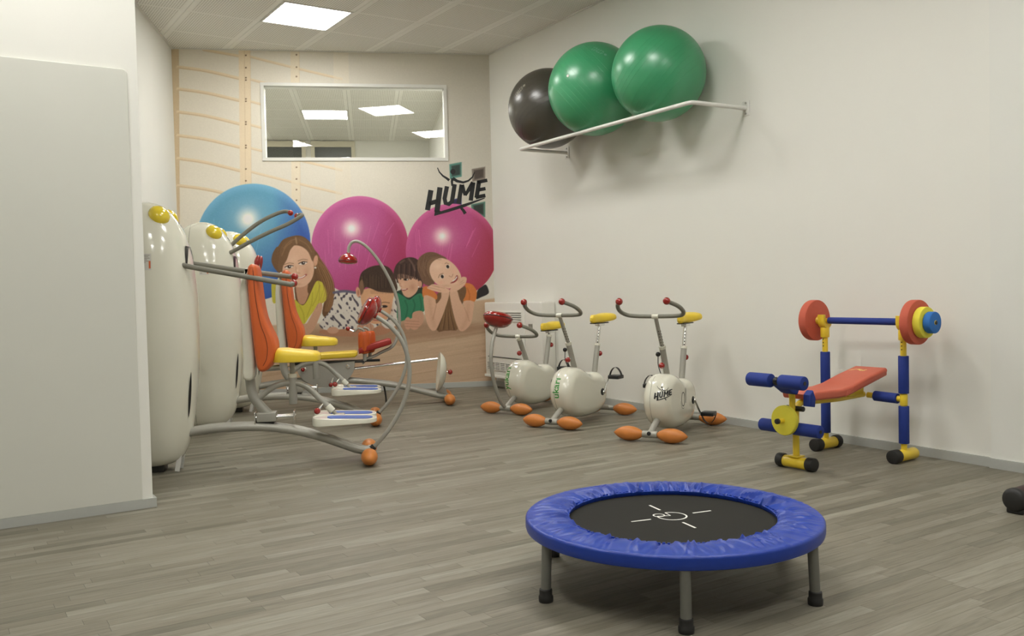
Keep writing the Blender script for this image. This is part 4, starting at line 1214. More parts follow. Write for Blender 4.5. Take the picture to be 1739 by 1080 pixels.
    # saddle
    rings = []
    for k in range(15):
        f = k / 14; x = -.135 + .265 * f
        wd = .022 + .070 * (1 / (1 + math.exp(-(f - .52) * 11))); 
        e_ = min(1, (f + .012) / .07) ** .5 * min(1, (1.012 - f) / .10) ** .5
        wd *= e_; hh = .036 * e_
        ring = []
        for a in range(20):
            an = 2 * math.pi * a / 20; cy, cz = math.cos(an), math.sin(an)
            yy = wd * math.copysign(abs(cy) ** .75, cy); zz_ = hh * math.copysign(abs(cz) ** .75, cz)
            if cz < 0: zz_ *= .75
            ring.append((x, yy, zz_ + .012 * (f - .5) * 2 * (f > .5) + .006))
        rings.append(ring)
    sd = MB().loft(rings); sd.v = [(v[0] + s2.x + .01, v[1], v[2] + seat_z + .024) for v in sd.v]
    sad = sd.build('saddle', 'yellow_vinyl', t)
    MB().box((s2.x - .035, -.02, seat_z - .022), (s2.x + .05, .02, seat_z), bev=.005).build('saddle_clamp', 'chrome', sad)
    MB().box((s2.x - .10, -.028, seat_z - .004), (s2.x + .10, .028, seat_z + .004), bev=.003).build('saddle_underside', 'black_plastic', sad)
    # cranks and pedals
    cc = V(.56, 0, .205)
    for s in (-1, 1):
        an = math.radians(crank_deg + (0 if s < 0 else 180))
        dr = V(math.cos(an), 0, math.sin(an))
        MB().cyl(cc + V(0, s * .080, 0), cc + V(0, s * .0985, 0), .027, 18, bev=.003).build('crank_bearing', 'black_plastic', t)
        p0 = cc + V(0, s * .108, 0); p1 = p0 + dr * .125 + V(0, s * .012, 0)
        cr = MB().tube([p0, p1], [.0085, .0065], seg=10).build('crank', 'chrome', t)
        MB().ball(p0, .015, axis=(0, 1, 0), sc=.013).build('crank_hub', 'chrome', cr)
        pc_ = p1 + V(0, s * .058, 0)
        pd = MB().box(pc_ + V(-.045, -.045, -.014), pc_ + V(.045, .045, .014), bev=.006).build('pedal', 'black_plastic', t)
        up = 1 if (s < 0 and decor != 'hume') or s > 0 else -1
        arc = [pc_ + V(.0, -.05 + .1 * k / 10, up * (.01 + .060 * math.sin(math.pi * k / 10) ** .7)) for k in range(11)]
        st = MB()
        vs_, fs_ = [], []
        for q in arc: vs_ += [q + V(-.014, 0, 0), q + V(.014, 0, 0)]
        for k in range(10): fs_.append((2 * k, 2 * k + 1, 2 * k + 3, 2 * k + 2))
        o2 = [v + V(0, 0, .0025) for v in vs_]
        st.add(vs_, fs_); st.add(o2, fs_)
        st.build('pedal_strap', 'black_rubber', pd)
    # lettering
    rd = V(.80, .60, 0).normalized()
    if decor == 'hume':
        vs_, fs_ = HUME; vs_ = [v * .118 for v in vs_]
        decal('word_mark', vs_, fs_, 'print_black', body, bv, V(.12, -.045, .300), V(.40, -.917, 0), V(0, 0, 1), V(.917, .40, 0), maxlen=.008, lift=.0015)
        ov = [(.030 * math.cos(a), .045 * math.sin(a)) for a in [i * math.pi / 12 for i in range(25)]]
        ov2 = [(.046 * math.cos(a), .062 * math.sin(a)) for a in [math.pi * 1.05 + i * math.pi / 14 for i in range(9)]]
        vs_, fs_ = merge([stroke_poly(ov, .007), stroke_poly(ov2, .003), stroke_poly([(.05, -.03), (.056, .03), (.062, .07)], .007), stroke_poly([(.036, .02), (.04, .07)], .004)])
        decal('side_emblem', vs_, fs_, 'print_black', body, bv, V(.36, -.1, .235), V(1, 0, 0), V(0, 0, 1), V(0, 1, 0), maxlen=.01)
    else:
        vs_, fs_ = text_mesh(decor, .072, bold=.0012)
        decal('maker_lettering', vs_, fs_, 'print_green', body, bv, V(.15, .045 if decor[0] == 'y' else .012, .275), V(0, 0, 1), V(0, 1, 0), V(1, 0, 0), maxlen=.008)
    decal('small_sticker', [Vector((x, y_, 0)) for x, y_ in ((-.011, -.013), (.011, -.013), (.011, .013), (-.011, .013))], [(0, 1, 2, 3)], 'print_grey', body, bv, V(.62, -.1, .13), V(1, 0, 0), V(0, 0, 1), V(0, 1, 0))
    if red_pad:
        arcp = [(0, 0, .05), (-.07, .0, .11), (-.15, 0, .26), (-.19, 0, .43), (-.165, 0, .58), (-.105, 0, .70)]
        ar = MB().tube(arcp, .0145, seg=14).build('pad_arc', 'grey_tube', t)
        ax = V(.25, -.05, 1)
        pr = [(0, -.012), (.03, -.011), (.06, -.004), (.086, .010), (.106, .030), (.116, .052), (.1185, .066), (.114, .080), (.094, .097), (.055, .108), (0, .112)]
        MB().lathe(pr, V(-.10, 0, .705), ax, 36).build('round_pad', 'red_plastic', t)
        MB().lathe([(.1188, .0625), (.1200, .066), (.1178, .0695)], V(-.10, 0, .705), ax, 36).build('pad_seam', 'maroon', t)
    return t
bike('exercise_bike', 'white exercise bike with a black word mark, nearest the weight bench', (3.805, 4.267, 0), 1.104, .795, .725, -52, 'hume')
bike('exercise_bike', 'white exercise bike with green lettering, middle of the three', (3.651, 5.121, 0), 1.192, .795, .715, 62, 'ukarı')
bike('exercise_bike', 'white exercise bike with a red pad on an arc, nearest the mural', (3.79, 5.94, 0), 1.17, .605, .630, 66, 'yukarı', red_pad=True, cable=False)

# ================================================================== CHILDREN'S WEIGHT BENCH
bench = thing('weight_bench', 'yellow and blue weight bench with coral-red pad by the right wall', 'weight bench', (3.841, 3.153, 0), 0.024)
XP, YW = .596, .25
ff = MB().cyl((0, -.078, .036), (0, .078, .036), .032, 20, bev=.003).build('front_foot', 'yellow_metal', bench)
for s in (-1, 1): MB().cyl((0, s * .072, .037), (0, s * .118, .037), .0368, 20, bev=.006).build('end_cap', 'black_rubber', ff)
MB().tube([(0, 0, .055), (0, 0, .20), (0, 0, .29), (.008, 0, .325), (.04, 0, .350), (.10, 0, .352), (.34, 0, .345), (.46, 0, .347), (XP, 0, .350)], .0175, seg=14).build('main_beam', 'yellow_metal', bench)
MB().box((-.03, -.034, .066), (.03, .034, .074), bev=.002).build('foot_plate', 'yellow_metal', ff)
for s in (-1, 1):                                  # s = -1 is nearer the viewer's right
    fo = MB().cyl((XP - .095, s * YW, .036), (XP + .10, s * YW, .036), .032, 20, bev=.006).build('rear_foot', 'yellow_metal', bench)
    MB().cyl((XP - .115, s * YW, .037), (XP - .058, s * YW, .037), .0375, 20, bev=.006).build('end_cap', 'black_rubber', fo)
    if s > 0: MB().cyl((XP + .075, s * YW, .037), (XP + .118, s * YW, .037), .0375, 20, bev=.006).build('end_cap', 'black_rubber', fo)
    po = MB().cyl((XP, s * YW, .05), (XP, s * YW, .70), .0165, 16).build('upright', 'yellow_metal', bench)
    for k in range(4): MB().cyl((XP - .015, s * YW, .615 + k * .02), (XP - .0175, s * YW, .615 + k * .02), .0035, 8).build('pin_hole', 'black_plastic', po)
    for z0, z1 in ((.10, .305), (.375, .580)):
        MB().cyl((XP, s * YW, z0), (XP, s * YW, z1), .0275, 20, bev=.002).build('foam_sleeve', 'blue_foam', bench)
    MB().cyl((XP, s * YW, .308), (XP, s * YW, .372), .0205, 16, bev=.003).build('tee_joint', 'yellow_metal', bench)
    MB().cyl((XP, s * .03, .348), (XP, s * YW, .342), .0165, 14).build('cross_tube', 'yellow_metal', bench)
    MB().cyl((XP, s * .075, .3465), (XP, s * .215, .343), .0285, 20, bev=.002).build('foam_sleeve', 'blue_foam', bench)
    yk = MB().cyl((XP, s * YW, .665), (XP, s * YW, .725), .026, 18, bev=.005)
    # open hook that carries the bar
    hk = [(XP - .040 * math.cos(a), .765 - .042 * math.sin(a)) for a in [math.pi * i / 10 for i in range(11)]]
    prof = [(XP - .040, .800), (XP - .020, .800)] + [(XP - .0215 * math.cos(a), .766 - .0215 * math.sin(a)) for a in [math.pi * i / 8 for i in range(9)]] + [(XP + .022, .775), (XP + .040, .775)] + [(XP + .040 * math.cos(a), .760 - .042 * math.sin(a)) for a in [math.pi * i / 10 for i in range(11)]]
    yk.prism(prof, s * YW - .022, s * YW + .022, bev=.004, steps=2)
    yk.build('bar_hook', 'yellow_metal', bench)
# pad, flat in front and rising behind
pp = [(.028, .372), (.24, .366), (.33, .374), (.50, .415), (.668, .455), (.674, .475), (.668, .500), (.50, .464), (.36, .427), (.26, .414), (.03, .420), (.016, .40)]
pdm = MB().prism(pp, -.105, .105, bev=.014, steps=4).build('pad', 'red_vinyl', bench)
m = MB()
for k in range(6): m.tube([(.285 + k * .012, -.106 + .001 * k, .372 + .003 * k), (.30 + k * .012, -.1065, .40 + .004 * k)], .0022, seg=6)
m.build('pad_creases', 'red_vinyl', pdm)
bvp = MB().prism(pp, -.105, .105, bev=.014, steps=4).bvh()
vs_, fs_ = merge([stroke_poly([(-.045, -.012), (-.02, .010), (.0, .004), (.02, -.012), (.045, .012)], .010), stroke_poly([(-.05, -.02), (-.03, -.004)], .006), stroke_poly([(-.01, .014), (.02, .006)], .008), stroke_poly([(.03, -.016), (.045, -.004)], .006)])
decal('gold_print', vs_, fs_, 'print_gold', pdm, bvp, V(.60, .03, .6), V(0, -1, 0), V(1, 0, .25), V(0, 0, -1), lift=.001)
MB().box((.42, -.03, .352), (.56, .03, .405), bev=.004).build('pad_bracket', 'yellow_metal', bench)
# leg lever in front
lv = MB().tube([(-.135, 0, .478), (-.09, 0, .462), (-.045, 0, .43), (-.028, 0, .38), (-.032, 0, .30), (-.045, 0, .225)], .0165, seg=14).build('leg_lever', 'yellow_metal', bench)
MB().cyl((-.005, -.055, .325), (-.005, .055, .325), .014, 14, bev=.003).build('pivot', 'black_plastic', lv)
for s in (-1, 1):
    MB().cyl((-.155, s * .030, .482), (-.155, s * .178, .482), .0365, 24, bev=.006).build('foam_roll', 'blue_foam', bench)
    MB().cyl((-.155, s * .177, .482), (-.155, s * .180, .482), .011, 14).build('roll_core', 'black_plastic', bench)
    MB().cyl((-.048, s * .025, .225), (-.048, s * .190, .225), .0335, 24, bev=.006).build('foam_roll', 'blue_foam', bench)
    MB().cyl((-.048, s * .189, .225), (-.048, s * .192, .225), .010, 14).build('roll_core', 'black_plastic', bench)
MB().ball((-.155, 0, .482), .022, sc=.018, axis=(0, 1, 0)).build('roll_joint', 'black_plastic', bench)
wp = [(-.155, .470), (-.115, .492), (-.060, .468), (-.030, .430), (-.045, .405), (-.085, .415), (-.14, .450)]
MB().prism(wp, -.050, .030, bev=.008, steps=3).build('foam_wedge', 'blue_foam', bench)
MB().prism([(-.022, .345), (.022, .338), (.030, .385), (.008, .428), (-.020, .405)], -.108, -.062, bev=.008, steps=3).build('foam_wedge', 'blue_foam', bench)
dk = MB().cyl((-.075, 0, .270), (-.105, 0, .270), .079, 36, bev=.006).build('weight_disc', 'yellow_foam', bench)
MB().cyl((-.05, 0, .270), (-.145, 0, .270), .0125, 16).build('disc_peg', 'yellow_metal', bench)
MB().cyl((-.140, 0, .270), (-.158, 0, .270), .0145, 16, bev=.003).build('peg_cap', 'black_rubber', bench)

bar = thing('barbell', 'blue foam barbell with red, yellow and light blue discs on the bench hooks', 'barbell', (3.841 + XP * math.cos(.024) , 3.153 + XP * math.sin(.024), .7655), 0.024)
MB().cyl((0, -.438, 0), (0, .352, 0), .0125, 16, bev=.002).build('core_bar', 'yellow_metal', bar)
MB().cyl((0, -.222, 0), (0, .222, 0), .0195, 20, bev=.002).build('foam_grip', 'blue_foam', bar)
for s in (-1, 1):
    MB().cyl((0, s * .274, 0), (0, s * .298, 0), .016, 16, r2=.024).build('collar', 'yellow_metal', bar)
    MB().cyl((0, s * .298, 0), (0, s * .348, 0), .121, 44, bev=.006).build('large_disc', 'red_foam', bar)
    if s > 0: continue
    MB().cyl((0, s * .350, 0), (0, s * .392, 0), .084, 40, bev=.006).build('medium_disc', 'yellow_foam', bar)
    MB().cyl((0, s * .394, 0), (0, s * .436, 0), .058, 36, bev=.006).build('small_disc', 'blue_disc', bar)
    MB().cyl((0, s * .435, 0), (0, s * .441, 0), .0105, 14, bev=.001).build('bar_cap', 'black_rubber', bar)

# ================================================================== MINI TRAMPOLINE
TC = V(2.085, 2.238, 0)
tr = thing('mini_trampoline', 'round mini trampoline with blue padded edge and black jumping mat', 'trampoline', TC, 0.0)
rng = random.Random(11)
NA = 720
wr = [(rng.uniform(0, 2 * math.pi), rng.uniform(.007, .020), rng.uniform(.3, 1.0) * rng.choice((1, 1, -1)), rng.uniform(-.16, .16)) for _ in range(190)]
def wrinkle(a, f):
    s = 0
    for a0, w, h, sk in wr:
        d = (a - a0 - sk * f + math.pi) % (2 * math.pi) - math.pi
        if abs(d) < w * 3: s += h * math.exp(-(d / w) ** 2)
    return s
profile = []     # radius, height, wrinkle weight
for k in range(9): f = k / 8; profile.append((.356 - .010 * math.sin(math.pi * f * .5), .196 + .022 * f, .15))
for k in range(1, 17):
    f = k / 16; profile.append((.346 + .140 * f, .218 + .010 * math.sin(math.pi * min(1, f * 1.1)) + .006 * f, (1.0 - .85 * f ** 1.4)))
for k in range(1, 7):
    a = math.pi / 2 * k / 6; profile.append((.486 + .010 * math.sin(a), .214 + .010 * math.cos(a), .10 * (1 - k / 6)))
profile += [(.4965, .203, 0), (.4965, .192, 0), (.494, .183, 0), (.488, .180, 0), (.478, .180, 0)]
rings = []
for (r, z, w) in profile:
    f = (r - .345) / .15
    ring = []
    for k in range(NA):
        a = 2 * math.pi * k / NA
        d = wrinkle(a, f) * w * .0105
        ring.append((r * math.cos(a), r * math.sin(a), z + d))
    rings.append(ring)
rings = [list(c) for c in rings]
vs_, fs_ = [], []
for ring in rings: vs_ += ring
for l in range(len(rings) - 1):
    for k in range(NA):
        k2 = (k + 1) % NA
        fs_.append((l * NA + k, l * NA + k2, (l + 1) * NA + k2, (l + 1) * NA + k))
cov = MB().add(vs_, fs_).build('edge_cover', 'blue_cover', tr)
m = MB()
for k in range(150):
    a = 2 * math.pi * k / 150
    r0 = .353 + .002 * math.sin(k * 2.3); m.box((r0 - .001, -.0042, .2175 + .001 * math.sin(k * 1.7)), (r0 + .0045, .0042, .2225 + .001 * math.sin(k * 1.7)))
    rot = Matrix.Rotation(a, 4, 'Z')
    for i in range(len(m.v) - 8, len(m.v)): m.v[i] = tuple(rot @ Vector(m.v[i]))
m.build('elastic_gathers', 'blue_cover', cov, smooth=False)
MB().lathe([(0, .2005), (.20, .2008), (.372, .2035), (.372, .2005), (0, .1985)], (0, 0, 0), (0, 0, 1), 96).build('jumping_mat', 'mat_fabric', tr)
bvm = MB().lathe([(0, .2005), (.20, .2008), (.372, .2035)], (0, 0, 0), (0, 0, 1), 96).bvh()
def matmark(name, parts_): 
    vs_, fs_ = merge(parts_); decal(name, vs_, fs_, 'print_white', tr, bvm, V(0, 0, .3), V(1, 0, 0), V(0, 1, 0), V(0, 0, -1), lift=.0008, maxlen=.03)
for a_, b_ in (((.072, .191), (.055, .116)), ((.115, .016), (.188, .001)), ((-.127, .060), (-.054, .043)), ((.003, -.051), (-.013, -.127))):
    matmark('printed_dash', [stroke_poly([a_, b_], .0085)])
cc = V(.031, .031, 0)
arc = [(cc.x + .050 * math.cos(a), cc.y + .050 * math.sin(a)) for a in [math.radians(-215 + 290 * i / 40) for i in range(41)]]
sm_ = [(.003 + .019 * math.cos(a), .066 + .019 * math.sin(a)) for a in [i * math.pi / 12 for i in range(25)]]
matmark('printed_emblem', [stroke_poly(arc, .006), stroke_poly(sm_, .005), stroke_poly([arc[-1], (.031, .038), (.014, .052)], .005), stroke_poly([arc[0], (.031, .038)], .005)])
fr = MB()
fr.tube([(.470 * math.cos(2 * math.pi * k / 72), .470 * math.sin(2 * math.pi * k / 72), .190) for k in range(73)], .0125, seg=10, straight=True, caps=False)
fr.build('steel_ring', 'trampoline_steel', tr)
for k in range(6):
    a = math.radians(-68 + 60 * k - 0.6)
    x, y_ = .482 * math.cos(a), .482 * math.sin(a)
    lg = MB().cyl((x * .985, y_ * .985, .185), (x, y_, .02), .0165, 16).build('leg', 'trampoline_steel', tr)
    MB().lathe([(0, 0), (.0225, 0), (.0235, .006), (.0235, .018), (.0205, .022), (.0205, .040), (.0175, .042), (0, .042)], (x, y_, 0), (0, 0, 1), 18).build('rubber_foot', 'black_rubber', lg)

# ================================================================== PADDED ROLL AT THE RIGHT EDGE
rl = thing('padded_roll', 'dark maroon padded roll with black end cap at the right edge', 'floor roll', (3.79, 1.985, 0), 0.05)
MB().cyl((.012, 0, .060), (.75, 0, .060), .047, 28, bev=.004).build('roll_cover', 'maroon', rl)
MB().lathe([(0, 0), (.030, 0), (.044, .006), (.050, .016), (.050, .030), (.047, .032)], (-.012, 0, .060), (1, 0, 0), 28).build('end_cap', 'black_rubber', rl)
MB().box((.004, -.034, 0), (.075, .034, .022), bev=.006).build('rubber_foot', 'black_rubber', rl)
MB().box((.60, -.034, 0), (.67, .034, .022), bev=.006).build('rubber_foot', 'black_rubber', rl)

# ================================================================== WHALE-SHAPED TRAINERS ALONG THE LEFT WALL
RM = math.atan2(-.4055, .914)
Z_  = [.035, .045, .07, .11, .17, .25, .35, .50, .65, .80, .95, 1.08, 1.20, 1.30, 1.38, 1.44, 1.485, 1.512, 1.527]
XF_ = [-1.17, -1.11, -1.062, -1.034, -1.010, -.992, -.976, -.958, -.948, -.944, -.946, -.954, -.968, -.988, -1.018, -1.056, -1.092, -1.13, -1.18]
XB_ = [-1.30, -1.36, -1.40, -1.42, -1.44, -1.455, -1.47, -1.485, -1.495, -1.50, -1.50, -1.495, -1.48, -1.455, -1.42, -1.38, -1.335, -1.29, -1.24]
WW_ = [.06, .10, .130, .150, .168, .184, .198, .216, .230, .238, .240, .238, .230, .216, .196, .170, .136, .098, .045]
def shell_mesh(dx):
    rings = []
    for z, xf, xb, w in zip(Z_, XF_, XB_, WW_):
        cx, rx = (xf + xb) / 2, (xf - xb) / 2
        ring = []
        for k in range(44):
            a = 2 * math.pi * k / 44; c, s = math.cos(a), math.sin(a)
            ring.append((cx + dx + rx * math.copysign(abs(c) ** .86, c), w * math.copysign(abs(s) ** .86, s), z))
        rings.append(ring)
    # smooth in between
    out = []
    for i in range(len(rings) - 1):
        r0, r1, r2, r3 = rings[max(i - 1, 0)], rings[i], rings[i + 1], rings[min(i + 2, len(rings) - 1)]
        for k in range(4):
            t = k / 4; row = []
            for p0, p1, p2, p3 in zip(r0, r1, r2, r3):
                p0, p1, p2, p3 = Vector(p0), Vector(p1), Vector(p2), Vector(p3)
                row.append(0.5 * ((2 * p1) + (p2 - p0) * t + (2 * p0 - 5 * p1 + 4 * p2 - p3) * t * t + (3 * p1 - p0 - 3 * p2 + p3) * t ** 3))
            out.append(row)
    out.append([Vector(p) for p in rings[-1]])
    return MB().loft(out)

def whale(t, dx):
    sm = shell_mesh(dx)
    sh = sm.build('whale_shell', 'white_plastic', t); bv = sm.bvh()
    # seam between front and rear half
    for s in (-1, 1):
        pts = []
        for k in range(60):
            z = .06 + 1.44 * k / 59
            h, n_, _, _ = bv.ray_cast(V(-1.275 + dx, s * .6, z), V(0, -s, 0), 1.0)
            if h is not None: pts.append(h + n_ * .0003)
        MB().tube(pts, .0016, seg=5, straight=True).build('shell_seam', 'seam', sh)
    for s in (-1, 1):
        d = V(-.45 * 0 + .25, s * -1.0, -.15)
        h, n_, _, _ = bv.ray_cast(V(-1.108 + dx, s * .6, 1.448), V(0, -s, 0), 1.0)
        if h is None: h, n_ = V(-1.1 + dx, s * .13, 1.45), V(0, s, .3)
        ax = (n_ if n_.dot(V(0, s, 0)) > 0 else -n_)
        pr = [(0, .042), (.022, .039), (.042, .030), (.055, .016), (.059, 0), (.058, -.02)]
        MB().lathe(pr, h - ax * .004, ax, 30).build('yellow_eye', 'yellow_gloss', sh)
        # long slot the lever moves in, and the lower one
        sl = smooth_closed([(-.006, -.10), (.008, -.06), (.013, 0), (.010, .06), (0, .10), (-.008, .05), (-.012, 0), (-.010, -.06)], 3)
        for zc, sc, xs in ((1.245, .95, -.985), (.44, 1.30, -.988)):
            vs_ = [Vector((x * sc * (.30 if zc < 1 else .42), z * sc, 0)) for x, z in sl]
            decal('lever_slot', vs_, [tuple(range(len(vs_)))], 'black_plastic', sh, bv, V(xs + dx, s * .6, zc), V(1, 0, -.09 if zc < 1 else .06), V(.09 if zc < 1 else -.06, 0, 1), V(0, -s, 0), lift=.003, maxlen=.012)
    vs_, fs_ = merge([stroke_poly([(-.045, .0), (-.02, .008), (.0, .0)], .010), stroke_poly([(-.03, -.010), (.01, -.010), (.045, 0)], .007), stroke_poly([(.0, .006), (.045, .010)], .006)])
    decal('front_sticker', vs_, fs_, 'print_black', sh, bv, V(-.6 + dx, .045, 1.408), V(0, 1, 0), V(0, 0, 1), V(-1, 0, 0), lift=.0015, maxlen=.012)
    # instruction label on the side
    lb = [Vector((x, y_, 0)) for x, y_ in ((-.032, -.045), (.032, -.045), (.032, .045), (-.032, .045))]
    l0 = decal('instruction_label', lb, [(0, 1, 2, 3)], 'label_white', sh, bv, V(-1.172 + dx, -.6, 1.185), V(1, 0, 0), V(0, 0, 1), V(0, 1, 0), lift=.0006)
    rows_ = [stroke_poly([(-.026, .036 - k * .008), (-.026 + (.05, .044, .05, .038, .047, .03)[k], .036 - k * .008)], .0034) for k in range(6)]
    rows_ += [stroke_poly([(-.026, -.018), (-.006, -.018)], .003), stroke_poly([(-.026, -.032), (-.012, -.032)], .004)]
    vs_, fs_ = merge(rows_)
    decal('label_lines', vs_, fs_, 'print_grey', l0, bv, V(-1.172 + dx, -.6, 1.185), V(1, 0, 0), V(0, 0, 1), V(0, 1, 0), lift=.0012)
    vs_, fs_ = stroke_poly([(.024, .005), (.024, -.036)], .009)
    decal('label_mark', vs_, fs_, 'orange_vinyl', l0, bv, V(-1.172 + dx, -.6, 1.185), V(1, 0, 0), V(0, 0, 1), V(0, 1, 0), lift=.0013)
    for s in (-1, 1):
        MB().box((-1.075 + dx, s * .05 - .004, .0), (-1.050 + dx, s * .05 + .004, .21), rot=Matrix.Rotation(.16, 3, 'Y')).build('strut', 'white_metal', t)
    MB().cyl((-1.24 + dx, -.115, .075), (-1.24 + dx, -.125, .075), .008, 10).build('shell_screw', 'black_plastic', sh)
    # steel foot under the shell
    m = MB(); m.box((-1.34 + dx, -.05, 0), (-1.15 + dx, .05, .04), bev=.004); m.build('floor_plate', 'dark_metal', t)
    return sh, bv

def feet(t, z=.0495):
    MB().cyl((0, -.12, .055), (0, .12, .055), .019, 16).build('foot_bar', 'grey_tube', t)
    for s in (-1, 1): MB().football((0, s * .175, z), (0, 1, 0), .098, .0475, p=1.6).build('foot', 'orange_rubber', t)

def round_pad(t, end, ax, R=.088):
    k = R / .088
    pr = [(0, -.016), (.016, -.016), (.020, -.006), (.045 * k, .000), (.070 * k, .016), (.084 * k, .036), (.0885 * k, .050), (.0885 * k, .058), (.082 * k, .070), (.055 * k, .080), (0, .084)]
    p = MB().lathe(pr, end, ax, 36).build('round_pad', 'red_plastic', t)
    MB().lathe([(.0885 * k, .051), (.0897 * k, .053), (.0885 * k, .055)], end, ax, 36).build('pad_seam', 'maroon', p)

def foot_plate(t, y_):
    out = [(x - .135, yy) for x, yy in rounded_rect(.184, .062, .060, 8)]
    n = len(out)
    rings = []
    def zt(x): return .285 - .015 * (x + .317) / .365
    def th(x): return .052 - .028 * (x + .317) / .365
    for inset, dz in ((.004, -1.0), (0, -.92), (0, -.15), (.003, -.03), (.008, 0), (.012, -.02), (.014, -.10)):
        ring = []
        for x, yy in out:
            l = math.hypot(x + .135, yy * 2.2) or 1
            nx, ny = (x + .135) * .35 / l, yy * 2.2 / l
            nn = math.hypot(nx, ny); nx, ny = nx / nn, ny / nn
            ring.append((x - nx * inset, y_ + yy - ny * inset, zt(x) + dz * th(x) + yy * .07))
        rings.append(ring)
    p = MB().loft(rings).build('foot_plate', 'white_plastic', t)
    bl = [((x + .10) * .70 - .08, yy * .60) for x, yy in out]
    MB().loft([[(x, y_ + yy, zt(x) - .16 * th(x) + yy * .07) for x, yy in bl], [(x, y_ + yy, zt(x) - .01 * th(x) + yy * .07) for x, yy in bl]]).build('blue_tread', 'blue_inset', p)

def press_trainer(label, loc, arms):
    t = thing('whale_trainer', label, 'exercise machine', (loc[0], loc[1], 0), RM, 'whale-shaped seated trainers')
    sh, bv = whale(t, 0.0)
    for s in (-1, 1):
        MB().tube([(-1.12, s * .028, .195), (-1.0, s * .028, .217), (-.85, s * .028, .232), (-.63, s * .028, .230), (-.45, s * .028, .205), (-.33, s * .028, .172), (-.2, s * .028, .125), (-.08, s * .024, .075), (0, s * .018, .055)], .0245, seg=14).build('base_rail', 'grey_tube', t)
    feet(t)
    MB().tube([(0, 0, .055), (.05, 0, .098), (.125, 0, .185), (.195, 0, .30), (.240, 0, .43), (.247, 0, .56), (.213, 0, .69), (.14, 0, .79), (.045, 0, .860)], .0130, seg=14).build('pad_arc', 'grey_tube', t)
    MB().cyl((.004, 0, .058), (.030, 0, .080), .0185, 14).build('arc_clamp', 'dark_metal', t)
    round_pad(t, V(.050, 0, .857), V(-.88, 0, .46))
    # carriage that slides on the rails
    MB().tube([(-.672, 0, .56), (-.668, 0, .48), (-.655, 0, .41), (-.618, 0, .35), (-.565, 0, .29)], .0285, seg=16).build('back_tube', 'grey_tube', t)
    MB().box((-.635, -.045, .258), (-.525, .045, .312), bev=.006).build('carriage', 'grey_tube', t)
    for y_ in (-.025, .025): MB().cyl((-.65, y_, .283), (-.42, y_, .283), .010, 14).build('guide_rod', 'chrome', t)
    for x in (-.645, -.425): MB().box((x - .004, -.045, .238), (x + .004, .045, .315), bev=.003).build('end_bracket', 'chrome', t)
    MB().box((-.64, -.035, .242), (-.54, .035, .258), bev=.003).build('slide_block', 'black_plastic', t)
    # seat frame
    MB().tube([(-.63, 0, .385), (-.585, 0, .425), (-.53, 0, .460), (-.47, 0, .474), (-.43, 0, .474), (-.39, 0, .468), (-.34, 0, .440), (-.28, 0, .378), (-.215, 0, .310)], .0175, seg=14).build('seat_frame', 'grey_tube', t)
    MB().cyl((-.43, 0, .352), (-.43, 0, .510), .0235, 18, bev=.002).build('seat_tube', 'grey_tube', t)
    MB().cyl((-.43, 0, .506), (-.43, 0, .530), .0255, 18, bev=.003).build('seat_collar', 'white_plastic', t)
    MB().cyl((-.43, 0, .52), (-.43, 0, .615), .0150, 14).build('seat_post', 'grey_tube', t)
    MB().cyl((-.236, 0, .333), (-.206, 0, .300), .021, 16, bev=.002).build('leg_collar', 'white_plastic', t)
    MB().tube([(-.22, 0, .315), (-.165, 0, .258)], .0115, seg=12).build('leg_rod', 'grey_tube', t)
    kn = MB().tube([(-.262, -.012, .345), (-.285, -.03, .318)], .007, seg=10).build('adjusting_pin', 'chrome', t)
    MB().ball((-.293, -.036, .308), .019).build('knob', 'red_plastic', kn)
    MB().cyl((-.165, -.10, .258), (-.165, .10, .258), .010, 12).build('plate_axle', 'grey_tube', t)
    for s in (-1, 1): foot_plate(t, s * .100)
    MB().box((-.195, -.05, .255), (-.135, .05, .282), bev=.008).build('plate_bracket', 'white_plastic', t)
    # seat
    out = smooth_closed([(-.548, 0), (-.538, .075), (-.49, .125), (-.42, .135), (-.34, .125), (-.285, .105), (-.268, .05), (-.265, 0), (-.268, -.05), (-.285, -.105), (-.34, -.125), (-.42, -.135), (-.49, -.125), (-.538, -.075)], 3)
    def ring(k, z, dz=0): return [(-.41 + (x + .41) * k, yy * k, z + dz * (x + .41)) for x, yy in out]
    MB().loft([ring(.90, .602), ring(.985, .606, -.0), ring(1.0, .620, -.02), ring(1.0, .640, -.05), ring(.975, .654, -.07), ring(.90, .664, -.08), ring(.70, .669, -.08), ring(.4, .671, -.08)]).build('seat', 'yellow_vinyl', t)
    # backrest
    bp = smooth_closed([(-.632, 1.168), (-.608, 1.160), (-.596, 1.13), (-.588, 1.05), (-.578, .95), (-.562, .86), (-.535, .79), (-.512, .735), (-.506, .68), (-.520, .62), (-.548, .572), (-.585, .552), (-.612, .566), (-.625, .62), (-.636, .75), (-.648, .90), (-.656, 1.05), (-.653, 1.14)], 3)
    bk = MB().prism(bp, -.125, .125, bev=.050, steps=7, inset=.021).build('backrest', 'orange_vinyl', t)
    for s in (-1, 1):
        sp = [(x + .000, s * .1256, z) for x, z in ((-.618, 1.13), (-.612, 1.0), (-.60, .9), (-.585, .82), (-.562, .75), (-.553, .69), (-.56, .63), (-.58, .59))]
        MB().tube(sp, .0014, seg=5).build('backrest_seam', 'maroon', bk)
    bc = smooth_closed([(-.655, 1.150), (-.668, 1.145), (-.700, 1.05), (-.705, .90), (-.702, .75), (-.700, .62), (-.700, .515), (-.645, .510), (-.632, .60), (-.642, .80), (-.652, 1.0), (-.650, 1.12)], 3)
    MB().prism(bc, -.075, .075, bev=.030, steps=4, inset=.018).build('backrest_shell', 'white_plastic', t)
